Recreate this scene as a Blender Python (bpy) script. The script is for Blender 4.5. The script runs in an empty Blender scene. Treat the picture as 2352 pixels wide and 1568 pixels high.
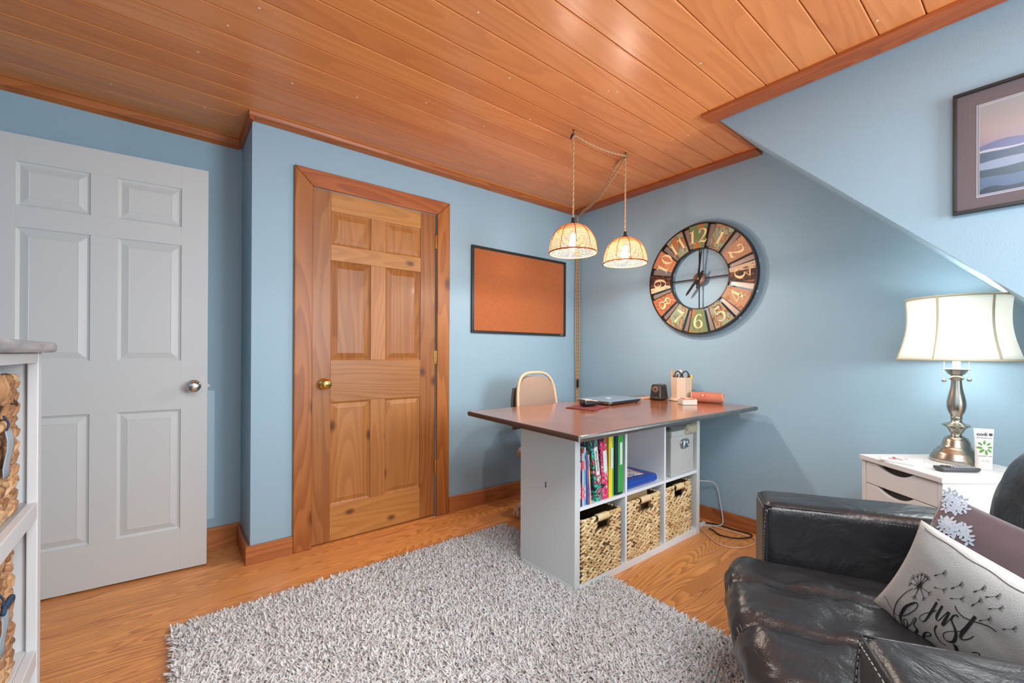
import bpy, bmesh, math, random
import numpy as np
from mathutils import Vector, Matrix, noise
from math import pi, sin, cos, radians as rad
random.seed(7)
rng = np.random.default_rng(7)
scn = bpy.context.scene
COL = scn.collection

# ------------------------------------------------------------ camera
cam = bpy.data.cameras.new('camera'); camo = bpy.data.objects.new('camera', cam); COL.objects.link(camo)
YAW, PITCH, ROLL = 0.893684, 0.0021477, 0.0040482
F = Vector((cos(YAW)*cos(PITCH), sin(YAW)*cos(PITCH), sin(PITCH)))
R = Vector((sin(YAW), -cos(YAW), 0)); U = R.cross(F)
R2 = R*cos(ROLL)+U*sin(ROLL); U2 = U*cos(ROLL)-R*sin(ROLL)
camo.matrix_world = Matrix(((R2.x, U2.x, -F.x, 0), (R2.y, U2.y, -F.y, 0), (R2.z, U2.z, -F.z, 1.10), (0, 0, 0, 1)))
cam.sensor_width = 36.0; cam.lens = 991.608*36/2352; cam.shift_y = (809.68-784)/2352; cam.clip_start = 0.02
scn.camera = camo
# ------------------------------------------------------------ world, lights, exposure
scn.view_settings.view_transform = 'Standard'; scn.view_settings.look = 'None'
scn.view_settings.exposure = 0.30; scn.view_settings.gamma = 1.0; scn.view_settings.use_curve_mapping = False
w = bpy.data.worlds.new('world'); scn.world = w; w.use_nodes = True
w.node_tree.nodes['Background'].inputs[0].default_value = (0.84, 0.93, 1.0, 1)
w.node_tree.nodes['Background'].inputs[1].default_value = 0.95
def area(name, loc, target, sx, sy, power, col):
    l = bpy.data.lights.new(name, 'AREA'); l.shape = 'RECTANGLE'; l.size = sx; l.size_y = sy; l.energy = power; l.color = col
    o = bpy.data.objects.new(name, l); COL.objects.link(o); o.location = loc
    o.rotation_euler = (Vector(target)-Vector(loc)).to_track_quat('-Z', 'Y').to_euler(); return o
area('window_light', (1.72, -1.45, 1.45), (.3, 2.4, .9), 1.0, 1.1, 54, (0.86, 0.94, 1.0))
area('overhead_fill_light', (.55, -.35, 2.27), (.55, -.35, 0), 1.1, 1.1, 42, (0.90, 0.96, 1.0))  # invented fill light behind the camera, shines down to brighten rug, seat and desk
def point(name, loc, power, col, r=0.03):
    l = bpy.data.lights.new(name, 'POINT'); l.energy = power; l.color = col; l.shadow_soft_size = r
    o = bpy.data.objects.new(name, l); COL.objects.link(o); o.location = loc; return o

# ------------------------------------------------------------ materials
MATS = {}
def newmat(name):
    m = bpy.data.materials.new(name); m.use_nodes = True; nt = m.node_tree
    return m, nt, nt.nodes['Principled BSDF']
def setp(b, **k):
    for n, v in k.items():
        n = n.replace('_', ' ')
        if n in b.inputs: b.inputs[n].default_value = v
def rgb(r, g, b):
    f = lambda c: (c/255/12.92 if c/255 <= .04045 else ((c/255+.055)/1.055)**2.4)
    return (f(r), f(g), f(b), 1)
def N(nt, t, **k):
    n = nt.nodes.new('ShaderNode'+t)
    for a, v in k.items(): setattr(n, a, v)
    return n
def L(nt, a, b): nt.links.new(a, b)
def plain(name, col, rough=.5, metal=0, bump=0, bscale=200, var=0, vscale=8, **kw):
    m, nt, b = newmat(name); setp(b, Base_Color=col, Roughness=rough, Metallic=metal, **kw)
    tc = N(nt, 'TexCoord')
    if var:
        n = N(nt, 'TexNoise'); n.inputs['Scale'].default_value = vscale; n.inputs['Detail'].default_value = 4; L(nt, tc.outputs['Object'], n.inputs['Vector'])
        mx = N(nt, 'Mix', data_type='RGBA'); c2 = [max(0, c*(1-var)) for c in col[:3]]+[1]; c1 = [min(1, c*(1+var)) for c in col[:3]]+[1]
        mx.inputs['A'].default_value = c1; mx.inputs['B'].default_value = c2; L(nt, n.outputs[0], mx.inputs['Factor']); L(nt, mx.outputs['Result'], b.inputs['Base Color'])
    if bump:
        n = N(nt, 'TexNoise'); n.inputs['Scale'].default_value = bscale; n.inputs['Detail'].default_value = 3; L(nt, tc.outputs['Object'], n.inputs['Vector'])
        bp = N(nt, 'Bump'); bp.inputs['Strength'].default_value = bump; bp.inputs['Distance'].default_value = .002
        L(nt, n.outputs[0], bp.inputs['Height']); L(nt, bp.outputs[0], b.inputs['Normal'])
    return m
def wood(name, light, dark, axis='X', rough=.35, grain=9., knots=0, vari=.25, ring=1.0, coat=0., bias=.0, gs=.42):
    """varnished wood: stretched growth-ring bands, fine fibres, per-board tint, optional knots"""
    m, nt, b = newmat(name); setp(b, Roughness=rough, Coat_Weight=coat, Coat_Roughness=.12)
    tc = N(nt, 'TexCoord'); oi = N(nt, 'ObjectInfo')
    off = N(nt, 'VectorMath', operation='SCALE'); off.inputs[0].default_value = (37, 19, 53); L(nt, oi.outputs['Random'], off.inputs['Scale'])
    add = N(nt, 'VectorMath', operation='ADD'); L(nt, tc.outputs['Object'], add.inputs[0]); L(nt, off.outputs[0], add.inputs[1])
    st = {'X': (.10, 1, 1), 'Y': (1, .10, 1), 'Z': (1, 1, .10)}[axis]
    mp = N(nt, 'Mapping'); mp.inputs['Scale'].default_value = st; L(nt, add.outputs[0], mp.inputs['Vector'])
    n1 = N(nt, 'TexNoise'); n1.inputs['Scale'].default_value = 5.0*ring; n1.inputs['Detail'].default_value = 1.5; n1.inputs['Roughness'].default_value = .45
    L(nt, mp.outputs[0], n1.inputs['Vector'])
    mul = N(nt, 'Math', operation='MULTIPLY'); mul.inputs[1].default_value = grain*2.2; L(nt, n1.outputs[0], mul.inputs[0])
    fr = N(nt, 'Math', operation='FRACT'); L(nt, mul.outputs[0], fr.inputs[0])
    rp = N(nt, 'ValToRGB'); e = rp.color_ramp.elements; e[0].position = 0; e[0].color = (0, 0, 0, 1); e[1].position = 1; e[1].color = (0, 0, 0, 1)
    x = rp.color_ramp.elements.new(.72); x.color = (.85, .85, .85, 1); x = rp.color_ramp.elements.new(.30); x.color = (.12, .12, .12, 1); x = rp.color_ramp.elements.new(.92); x.color = (1, 1, 1, 1)
    L(nt, fr.outputs[0], rp.inputs[0])
    mp2 = N(nt, 'Mapping'); st2 = {'X': (.02, 1, 1), 'Y': (1, .02, 1), 'Z': (1, 1, .02)}[axis]; mp2.inputs['Scale'].default_value = st2; L(nt, add.outputs[0], mp2.inputs['Vector'])
    n2 = N(nt, 'TexNoise'); n2.inputs['Scale'].default_value = 260; n2.inputs['Detail'].default_value = 3; L(nt, mp2.outputs[0], n2.inputs['Vector'])
    n3 = N(nt, 'TexNoise'); n3.inputs['Scale'].default_value = 3.2; n3.inputs['Detail'].default_value = 2; L(nt, mp.outputs[0], n3.inputs['Vector'])
    a1 = N(nt, 'Math', operation='MULTIPLY_ADD'); L(nt, rp.outputs[0], a1.inputs[0]); a1.inputs[1].default_value = gs
    s2 = N(nt, 'Math', operation='MULTIPLY'); L(nt, n2.outputs[0], s2.inputs[0]); s2.inputs[1].default_value = .34; L(nt, s2.outputs[0], a1.inputs[2])
    a2 = N(nt, 'Math', operation='MULTIPLY_ADD'); L(nt, n3.outputs[0], a2.inputs[0]); a2.inputs[1].default_value = .5; L(nt, a1.outputs[0], a2.inputs[2])
    a3 = N(nt, 'Math', operation='MULTIPLY_ADD'); L(nt, oi.outputs['Random'], a3.inputs[0]); a3.inputs[1].default_value = vari; L(nt, a2.outputs[0], a3.inputs[2])
    a4 = N(nt, 'Math', operation='SUBTRACT', use_clamp=True); L(nt, a3.outputs[0], a4.inputs[0]); a4.inputs[1].default_value = .22+vari*.5+bias
    mx = N(nt, 'Mix', data_type='RGBA'); mx.inputs['A'].default_value = light; mx.inputs['B'].default_value = dark; L(nt, a4.outputs[0], mx.inputs['Factor'])
    out = mx.outputs['Result']
    if knots:
        sx3 = N(nt, 'SeparateXYZ'); L(nt, add.outputs[0], sx3.inputs[0]); cb = N(nt, 'CombineXYZ'); L(nt, sx3.outputs['X'], cb.inputs['X']); L(nt, sx3.outputs['Z'], cb.inputs['Y'])
        mp3 = N(nt, 'Mapping'); mp3.inputs['Scale'].default_value = (1, .6, 1) if axis == 'Z' else (.6, 1, 1); L(nt, cb.outputs[0], mp3.inputs['Vector'])
        vo = N(nt, 'TexVoronoi', voronoi_dimensions='2D'); vo.inputs['Scale'].default_value = knots; L(nt, mp3.outputs[0], vo.inputs['Vector'])
        kr = N(nt, 'ValToRGB'); e = kr.color_ramp.elements; e[0].position = .022; e[0].color = (1, 1, 1, 1); e[1].position = .07; e[1].color = (0, 0, 0, 1); L(nt, vo.outputs['Distance'], kr.inputs[0])
        k2 = N(nt, 'Math', operation='MULTIPLY'); L(nt, kr.outputs[0], k2.inputs[0]); k2.inputs[1].default_value = .82
        mk = N(nt, 'Mix', data_type='RGBA'); L(nt, k2.outputs[0], mk.inputs['Factor']); L(nt, out, mk.inputs['A']); mk.inputs['B'].default_value = (.09, .028, .012, 1); out = mk.outputs['Result']
    L(nt, out, b.inputs['Base Color'])
    bp = N(nt, 'Bump'); bp.inputs['Strength'].default_value = .18; bp.inputs['Distance'].default_value = .001; L(nt, a1.outputs[0], bp.inputs['Height']); L(nt, bp.outputs[0], b.inputs['Normal'])
    return m
def tinted(name, stops, rough=.6, bump=.3, **kw):
    """colour chosen per piece from the vertex attribute 'tint'"""
    m, nt, b = newmat(name); setp(b, Roughness=rough, **kw)
    at = N(nt, 'Attribute', attribute_name='tint'); rp = N(nt, 'ValToRGB'); rp.color_ramp.interpolation = 'LINEAR'
    e = rp.color_ramp.elements; e[0].position = stops[0][0]; e[0].color = stops[0][1]; e[1].position = stops[-1][0]; e[1].color = stops[-1][1]
    for p, c in stops[1:-1]: x = e.new(p); x.color = c
    L(nt, at.outputs['Fac'], rp.inputs[0]); L(nt, rp.outputs[0], b.inputs['Base Color'])
    if bump:
        tc = N(nt, 'TexCoord'); n = N(nt, 'TexNoise'); n.inputs['Scale'].default_value = 220; L(nt, tc.outputs['Object'], n.inputs['Vector'])
        bp = N(nt, 'Bump'); bp.inputs['Strength'].default_value = bump; bp.inputs['Distance'].default_value = .002; L(nt, n.outputs[0], bp.inputs['Height']); L(nt, bp.outputs[0], b.inputs['Normal'])
    return m
def patchy(name, cols, scale=30, rough=.6, detail=5, stretch=(1, 1, 1), const=True):
    """weathered or printed pattern with hard-edged patches"""
    m, nt, b = newmat(name); setp(b, Roughness=rough)
    tc = N(nt, 'TexCoord'); mp = N(nt, 'Mapping'); mp.inputs['Scale'].default_value = stretch; L(nt, tc.outputs['Object'], mp.inputs['Vector'])
    n = N(nt, 'TexNoise'); n.inputs['Scale'].default_value = scale; n.inputs['Detail'].default_value = detail; L(nt, mp.outputs[0], n.inputs['Vector'])
    rp = N(nt, 'ValToRGB'); e = rp.color_ramp.elements; k = len(cols)
    e[0].position = cols[0][0]; e[0].color = cols[0][1]; e[1].position = cols[-1][0]; e[1].color = cols[-1][1]
    for p, c in cols[1:-1]: x = e.new(p); x.color = c
    if const: rp.color_ramp.interpolation = 'CONSTANT'
    L(nt, n.outputs[0], rp.inputs[0]); L(nt, rp.outputs[0], b.inputs['Base Color']); return m
def emis(name, col, s):
    m, nt, b = newmat(name); setp(b, Base_Color=col, Emission_Color=col, Emission_Strength=s); return m

WALL = plain('blue_wall_paint', (.325, .495, .610, 1), rough=.5, bump=.25, bscale=260)
WHITE = plain('white_gloss_paint', (.585, .615, .62, 1), rough=.42, bump=.06, bscale=120)
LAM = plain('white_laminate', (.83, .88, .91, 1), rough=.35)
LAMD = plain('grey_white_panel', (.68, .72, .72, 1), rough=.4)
CEIL = wood('ceiling_fir', rgb(240, 160, 96), rgb(192, 102, 50), 'X', rough=.30, grain=6, knots=0, vari=.34, ring=1.0, coat=0, gs=.20, bias=-.02)
CTRIM = wood('ceiling_trim_fir', rgb(200, 118, 58), rgb(150, 76, 30), 'X', rough=.35, grain=7, vari=.2, ring=1.5)
CTRIMY = wood('ceiling_trim_fir_y', rgb(186, 100, 48), rgb(134, 60, 24), 'Y', rough=.35, grain=7, vari=.2, ring=1.5)
FLOOR = wood('floor_heart_pine', rgb(244, 168, 94), rgb(150, 76, 26), 'X', rough=.34, grain=20, vari=.20, ring=1.25, coat=.0, bias=.06, gs=.50)
BASE = wood('baseboard_pine_x', rgb(200, 126, 74), rgb(140, 76, 34), 'X', rough=.35, grain=8, vari=.2)
BASEY = wood('baseboard_pine_y', rgb(190, 116, 66), rgb(130, 66, 30), 'Y', rough=.35, grain=8, vari=.2)
DOORV = wood('door_pine_vertical', rgb(190, 128, 68), rgb(124, 66, 24), 'Z', rough=.42, grain=8, knots=2.6, vari=.55, ring=1.0, coat=.03, gs=.26, bias=-.02)
DOORH = wood('door_pine_horizontal', rgb(198, 138, 74), rgb(130, 72, 26), 'X', rough=.42, grain=8, knots=3.0, vari=.55, ring=1.0, coat=.03, gs=.26, bias=-.02)
CASV = wood('casing_pine_vertical', rgb(186, 116, 56), rgb(130, 66, 24), 'Z', rough=.42, grain=7, knots=2.0, vari=.15, coat=.0)
CASH = wood('casing_pine_horizontal', rgb(184, 106, 58), rgb(130, 62, 26), 'X', rough=.42, grain=7, vari=.15, coat=.0)
DESKM = patchy('desk_leather_brown', [(.30, rgb(136, 78, 42)), (.5, rgb(156, 90, 46)), (.72, rgb(172, 104, 56))], scale=9, rough=.2, detail=8, const=False)
DESKM.node_tree.nodes['Principled BSDF'].inputs['Coat Weight'].default_value = .5
DESKM.node_tree.nodes['Principled BSDF'].inputs['Coat Roughness'].default_value = .12
DEDGE = plain('desk_dark_edge', rgb(74, 52, 42), rough=.3)
DEDGE2 = plain('desk_metal_edge', rgb(128, 130, 128), rough=.28, metal=.85, bump=.5, bscale=60, var=.35, vscale=18)
BLACK = plain('black_plastic', rgb(34, 34, 36), rough=.35)
DARKM = plain('dark_bronze_metal', rgb(62, 48, 42), rough=.4, metal=.5)
CHROME = plain('brushed_nickel', rgb(205, 203, 196), rough=.2, metal=1.0)
NICKEL = plain('satin_nickel', rgb(186, 182, 170), rough=.27, metal=1.0)
BRASS = plain('polished_brass', rgb(226, 190, 110), rough=.16, metal=1.0)
DARK = plain('dark_gap', rgb(20, 17, 15), rough=.8)

# ------------------------------------------------------------ mesh helpers
class MB:
    def __init__(s): s.v = []; s.f = []; s.m = []; s.t = []; s.T = Matrix.Identity(4)
    def add(s, vs, fs, mi=0, tint=0.5):
        o = len(s.v); T = s.T
        s.v += [tuple(T @ Vector(p)) for p in vs]; s.f += [tuple(i+o for i in f) for f in fs]; s.m += [mi]*len(fs); s.t += [tint]*len(vs)
    def box(s, x0, x1, y0, y1, z0, z1, mi=0, tint=.5):
        s.add([(x0, y0, z0), (x1, y0, z0), (x1, y1, z0), (x0, y1, z0), (x0, y0, z1), (x1, y0, z1), (x1, y1, z1), (x0, y1, z1)],
              [(0, 3, 2, 1), (4, 5, 6, 7), (0, 1, 5, 4), (1, 2, 6, 5), (2, 3, 7, 6), (3, 0, 4, 7)], mi, tint)
    def prism(s, pts, h, mi=0, tint=.5):
        """pts: list of 3D points (planar, CCW seen against h), extruded by vector h"""
        n = len(pts); h = Vector(h); a = [Vector(p) for p in pts]
        s.add(a+[p+h for p in a], [tuple(range(n-1, -1, -1)), tuple(range(n, 2*n))]+[(i, (i+1) % n, n+(i+1) % n, n+i) for i in range(n)], mi, tint)
    def tube(s, pts, r, n=8, mi=0, tint=.5, closed=False, cap=True):
        P = [Vector(p) for p in pts]; k = len(P); rs = r if hasattr(r, '__len__') else [r]*k
        vs = []; up = None
        for i in range(k):
            a = P[i-1] if (i > 0 or closed) else P[0]; b = P[(i+1) % k] if (i < k-1 or closed) else P[-1]
            d = (b-a); d = d.normalized() if d.length > 1e-9 else Vector((0, 0, 1))
            if up is None: up = d.orthogonal().normalized()
            up = (up-d*up.dot(d)); up = up.normalized() if up.length > 1e-6 else d.orthogonal().normalized()
            w_ = d.cross(up)
            vs += [P[i]+(up*cos(2*pi*j/n)+w_*sin(2*pi*j/n))*rs[i] for j in range(n)]
        fs = []
        for i in range(k if closed else k-1):
            for j in range(n):
                a = i*n+j; b = i*n+(j+1) % n; c = ((i+1) % k)*n+(j+1) % n; d = ((i+1) % k)*n+j; fs.append((a, b, c, d))
        if cap and not closed: fs += [tuple(range(n-1, -1, -1)), tuple(range((k-1)*n, k*n))]
        s.add(vs, fs, mi, tint)
    def lathe(s, prof, n=32, c=(0, 0, 0), mi=0, tint=.5, axis='Z', sx=1., sy=1., cap=True):
        vs = []
        for r, z in prof:
            for j in range(n):
                a = 2*pi*j/n; p = (r*cos(a)*sx, r*sin(a)*sy, z)
                if axis == 'Y': p = (p[0], p[2], p[1])
                if axis == 'X': p = (p[2], p[0], p[1])
                vs.append((p[0]+c[0], p[1]+c[1], p[2]+c[2]))
        fs = [(i*n+j, i*n+(j+1) % n, (i+1)*n+(j+1) % n, (i+1)*n+j) for i in range(len(prof)-1) for j in range(n)]
        if cap: fs += [tuple(range(n-1, -1, -1)), tuple(range((len(prof)-1)*n, len(prof)*n))]
        s.add(vs, fs, mi, tint)
    def ell(s, c, r, nu=8, nv=6, mi=0, tint=.5, rot=None):
        vs = []; M = rot or Matrix.Identity(3)
        for i in range(1, nv):
            th = pi*i/nv
            for j in range(nu):
                a = 2*pi*j/nu; vs.append(M @ Vector((r[0]*sin(th)*cos(a), r[1]*sin(th)*sin(a), r[2]*cos(th)))+Vector(c))
        vs += [M @ Vector((0, 0, r[2]))+Vector(c), M @ Vector((0, 0, -r[2]))+Vector(c)]; t = len(vs)-2
        fs = [(i*nu+j, (i+1)*nu+j, (i+1)*nu+(j+1) % nu, i*nu+(j+1) % nu) for i in range(nv-2) for j in range(nu)]
        fs += [(t, j, (j+1) % nu) for j in range(nu)]+[(t+1, (nv-2)*nu+(j+1) % nu, (nv-2)*nu+j) for j in range(nu)]
        s.add(vs, fs, mi, tint)
    def make(s, name, mats, parent=None, smooth=False, bevel=0, seg=2, label=None, stuff=False, sub=0, ang=40):
        me = bpy.data.meshes.new(name); me.from_pydata(s.v, [], s.f)
        mats = mats if isinstance(mats, (list, tuple)) else [mats]
        for m in mats: me.materials.append(m)
        if len(mats) > 1: me.polygons.foreach_set('material_index', s.m)
        a = me.attributes.new('tint', 'FLOAT', 'POINT'); a.data.foreach_set('value', s.t)
        bm = bmesh.new(); bm.from_mesh(me); bmesh.ops.recalc_face_normals(bm, faces=bm.faces); bm.to_mesh(me); bm.free()
        if smooth:
            me.polygons.foreach_set('use_smooth', [True]*len(me.polygons))
            if smooth == 'auto': me.set_sharp_from_angle(angle=rad(ang))
        me.update(); o = bpy.data.objects.new(name, me); COL.objects.link(o)
        if parent: o.parent = parent
        if bevel:
            md = o.modifiers.new('bevel', 'BEVEL'); md.width = bevel; md.segments = seg; md.limit_method = 'ANGLE'; md.angle_limit = rad(35)
        if sub: md = o.modifiers.new('sub', 'SUBSURF'); md.levels = sub; md.render_levels = sub
        if label: o['label'] = label
        if stuff: o['kind'] = 'stuff'
        return o
def box(name, m, x0, x1, y0, y1, z0, z1, parent=None, bevel=.001, **k):
    b = MB(); b.box(x0, x1, y0, y1, z0, z1); return b.make(name, m, parent, bevel=bevel, **k)
def thing(name, label, cat, loc=(0, 0, 0), rz=0, group=None):
    o = bpy.data.objects.new(name, None); COL.objects.link(o); o.location = loc; o.rotation_euler = (0, 0, rz); o.empty_display_size = .05
    o['label'] = label; o['category'] = cat
    if group: o['group'] = group
    return o
def tag(o, label, cat, group=None, loc=None, rz=None):
    o['label'] = label; o['category'] = cat
    if group: o['group'] = group
    if loc is not None: o.location = loc
    if rz is not None: o.rotation_euler = (0, 0, rz)
    return o
def struct(name, label=None, cat=None):
    o = bpy.data.objects.new(name, None); COL.objects.link(o); o['kind'] = 'structure'
    o['label'] = label or name; o['category'] = cat or name.split('_')[0]
    return o
def S(o, label, cat): o['kind'] = 'structure'; o['label'] = label; o['category'] = cat; return o
def rbox(sx, sy, sz, r, n=10, disp=None, c=(0, 0, 0)):
    """dense rounded box as (verts, faces); disp(p, nrm) -> new point"""
    idx = {}; vs = []; fs = []; h = (sx/2, sy/2, sz/2)
    def vert(u):
        k = tuple(round(a, 5) for a in u)
        if k in idx: return idx[k]
        p = Vector((u[0]*h[0], u[1]*h[1], u[2]*h[2])); q = Vector([max(-(h[i]-r), min(h[i]-r, p[i])) for i in range(3)])
        d = p-q; nn = d.normalized() if d.length > 1e-9 else Vector((0, 0, 1)); p2 = q+nn*r
        if disp: p2 = disp(p2, nn)
        idx[k] = len(vs); vs.append(Vector(c)+p2); return idx[k]
    g = []
    for i in range(3):
        e = min(.45, r/h[i]*1.0); m_ = [-1+e*t/4 for t in range(4)]+[-1+e+(2-2*e)*t/n for t in range(n+1)]+[1-e+e*(t+1)/4 for t in range(4)]; g.append(m_)
    for ax in range(3):
        a, b = [(1, 2), (2, 0), (0, 1)][ax]
        for sgn in (-1, 1):
            for i in range(len(g[a])-1):
                for j in range(len(g[b])-1):
                    q = []
                    for (di, dj) in ((0, 0), (1, 0), (1, 1), (0, 1)):
                        u = [0, 0, 0]; u[ax] = sgn; u[a] = g[a][i+di]; u[b] = g[b][j+dj]; q.append(vert(u))
                    fs.append(tuple(q) if sgn > 0 else tuple(q[::-1]))
    return vs, fs
def catmull(P, k=6):
    P = [np.array(p, float) for p in P]; out = []
    if len(P) < 3: return P
    for i in range(len(P)-1):
        p0 = P[i-1] if i else 2*P[0]-P[1]; p1 = P[i]; p2 = P[i+1]; p3 = P[i+2] if i+2 < len(P) else 2*P[-1]-P[-2]
        for j in range(k):
            t = j/k; out.append(.5*((2*p1)+(-p0+p2)*t+(2*p0-5*p1+4*p2-p3)*t*t+(-p0+3*p1-3*p2+p3)*t**3))
    out.append(P[-1]); return out
def ribbon(mb, pts, surf, k=6, mi=0, lift=0, smooth=True):
    """pts (u,v,w) -> flat brush stroke laid on the surface surf(u,v)->Vector; w is full width in uv units"""
    Q = catmull(pts, k) if smooth else [np.array(p, float) for p in pts]; vs = []
    for i, q in enumerate(Q):
        a = Q[max(0, i-1)][:2]; b = Q[min(len(Q)-1, i+1)][:2]; d = b-a; l = np.hypot(*d); d = d/l if l > 1e-9 else np.array([1, 0.]); n_ = np.array([-d[1], d[0]])*max(q[2], 0)/2
        vs += [surf(q[0]+n_[0], q[1]+n_[1]), surf(q[0]-n_[0], q[1]-n_[1])]
    mb.add(vs, [(2*i, 2*i+1, 2*i+3, 2*i+2) for i in range(len(Q)-1)], mi)

# ------------------------------------------------------------ room shell
XB, YA, CZ, YN = 2.832, 2.606, 2.338, 2.98
XL, YB = -0.70, -1.6
b = MB()  # door wall with its opening
b.box(.35, .645, YA, YA+.12, 0, CZ); b.box(1.432, XB+.12, YA, YA+.12, 0, CZ); b.box(.645, 1.432, YA, YA+.12, 2.035, CZ)
b.box(.645, 1.432, YA+.10, YA+.12, 0, 2.035)
S(b.make('wall_back', WALL, bevel=.0), 'pale blue wall with the pine door and the cork board', 'wall')
b = MB(); b.box(.35, .43, YA+.12, YN, 0, CZ); S(b.make('wall_niche_side', WALL), 'shaded blue return wall of the niche beside the pine door', 'wall')
b = MB(); b.box(XL-.1, .43, YN, YN+.1, 0, CZ); S(b.make('wall_niche_back', WALL), 'blue wall of the niche behind the white door', 'wall')
b = MB(); b.box(XL-.1, XL, YB, YN, 0, CZ); S(b.make('wall_left', WALL), 'blue wall at the left of the room', 'wall')
b = MB()
zs = lambda y: CZ-(1.095-y)
b.prism([(XB, YA+.12, 0), (XB, YA+.12, CZ), (XB, 1.095, CZ), (XB, -1.12, zs(-1.12)), (XB, -1.12, 0)], (.12, 0, 0))
S(b.make('wall_right', WALL), 'pale blue gable wall with the clock, cut by the diagonal soffit', 'wall')
b = MB()  # bulkhead: face towards the room and the slanting underside
b.prism([(2.27, 1.095, CZ), (2.27, -1.12, zs(-1.12)), (2.27, -1.12, CZ)], (.10, 0, 0))
b.prism([(2.37, 1.095, CZ), (2.37, -1.12, zs(-1.12)), (2.37, -1.12, zs(-1.12)+.1), (2.37, .995, CZ)], (.462, 0, 0))
S(b.make('wall_bulkhead', WALL), 'darker blue bulkhead wall carrying the framed picture above the diagonal edge', 'wall')

floor = struct('floor', 'varnished heart pine board floor', 'floor')
box('subfloor', DARK, XL, XB, YB, YN, -.06, -.022, floor, bevel=0)
y = 2.98; ei = 0
while y > -1.55:
    wd = .0995; segs = [XL, XB]
    cut = random.Random(ei*13+5).uniform(.1, 2.4)
    if ei % 2: segs = [XL, cut, XB]
    for a_, b_ in zip(segs[:-1], segs[1:]):
        box('plank', FLOOR, a_+.0006, b_-.0006, y-wd+.0011, y-.0004, -.022, 0, floor, bevel=.0009, seg=1)
    y -= wd; ei += 1
ceiling = struct('ceiling', 'varnished fir board ceiling with recessed joints', 'ceiling')
box('ceiling_backing', DARK, XL, 2.30, YB, YN+.1, CZ+.022, CZ+.05, ceiling, bevel=0)
box('ceiling_backing', DARK, 2.30, XB+.1, 1.10, YN+.1, CZ+.022, CZ+.05, ceiling, bevel=0)
joints = [2.98, 2.93, 2.797, 2.664, 2.53, 2.40, 2.27, 2.143, 2.007, 1.867, 1.738, 1.610, 1.490, 1.352, 1.218, 1.0875]
while joints[-1] > -1.5: joints.append(joints[-1]-.1345)
for i in range(len(joints)-1):
    y1, y0 = joints[i], joints[i+1]; x1 = XB if y0 > 1.08 else 2.27
    b = MB(); c = .0035; z0 = CZ
    # chamfered tongue-and-groove edges; one side left square as in the photograph
    pr = [(XL, y0+.0015, CZ+.018), (XL, y0+.0015, z0+c*.7), (XL, y0+.0015+c, z0), (XL, y1-.0015-c, z0), (XL, y1-.0015, z0+c*.7), (XL, y1-.0015, CZ+.018)]
    b.prism(pr, (x1-XL, 0, 0)); b.make('plank', CEIL, ceiling)
nail = MB()
for (nx, ny) in [(.258, 1.78), (.10, 2.20), (.45, 2.18), (.72, 2.10), (1.0, 1.93), (1.35, 1.93), (.18, 1.95), (.88, 1.30), (1.2, 1.52), (1.62, 1.30), (1.66, 1.28), (2.05, 1.42), (2.3, 1.28), (2.45, 1.30), (2.52, 1.84), (-.2, 2.72), (.15, 2.68), (1.77, .93), (2.05, .40), (1.5, 1.72), (1.9, 1.95), (2.2, 2.1)]:
    nail.lathe([(.0050, CZ-.0006), (.0042, CZ-.0016)], 8, c=(nx, ny, 0))
nail.make('nail_heads', plain('pale_filler', rgb(235, 220, 200)), ceiling, stuff=True)

def prof_x(name, label, pts, x0, x1, m, cat='trim'):
    b = MB(); b.prism([(x0, p[0], p[1]) for p in pts], (x1-x0, 0, 0)); return S(b.make(name, m, bevel=.003), label, cat)
def prof_y(name, label, pts, y0, y1, m, cat='trim'):
    b = MB(); b.prism([(p[0], y0, p[1]) for p in pts], (0, y1-y0, 0)); return S(b.make(name, m, bevel=.003), label, cat)
prof_x('trim_1', 'fir trim along the ceiling above the pine door', [(YA, CZ), (YA-.055, CZ), (YA-.050, CZ-.02), (YA-.012, CZ-.030), (YA, CZ-.030)], .328, XB-.085, CTRIM)
prof_x('trim_2', 'dark fir trim along the ceiling of the niche', [(YN, CZ), (YN-.035, CZ), (YN-.03, CZ-.035), (YN, CZ-.052)], XL, .335, CTRIM)
prof_y('trim_3', 'short fir trim on the niche return under the ceiling', [(.35, CZ), (.328, CZ), (.332, CZ-.04), (.35, CZ-.045)], YA-.05, YN, CTRIMY)
prof_y('trim_4', 'flat fir trim board along the gable wall ceiling', [(XB, CZ), (XB-.085, CZ), (XB-.085, CZ-.018), (XB, CZ-.020)], 1.098, YA, CTRIMY)
prof_y('trim_5', 'wide dark fir trim board at the top of the bulkhead', [(2.27, CZ), (2.147, CZ), (2.15, CZ-.016), (2.255, CZ-.016), (2.27, CZ-.006)], YB, 1.128, CTRIMY)
prof_x('trim_6', 'narrow fir trim along the notch of the ceiling', [(1.122, CZ), (1.096, CZ), (1.096, CZ-.006), (1.122, CZ-.006)], 2.272, XB-.085, CTRIM)
def bbx(name, label, x0, x1, yw, m=BASE, h=.107):
    b = MB(); b.prism([(x0, yw, 0), (x0, yw-.02, 0), (x0, yw-.02, h-.006), (x0, yw-.014, h), (x0, yw, h)], (x1-x0, 0, 0)); return S(b.make(name, m, bevel=.001), label, 'baseboard')
bbx('baseboard_back', 'pine baseboard between the door casing and the corner', 1.53, XB, YA)
bbx('baseboard_pillar', 'short pine baseboard left of the pine door', .328, .548, YA, h=.095)
bbx('baseboard_niche', 'pine baseboard at the back of the niche', XL, .35, YN)
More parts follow.
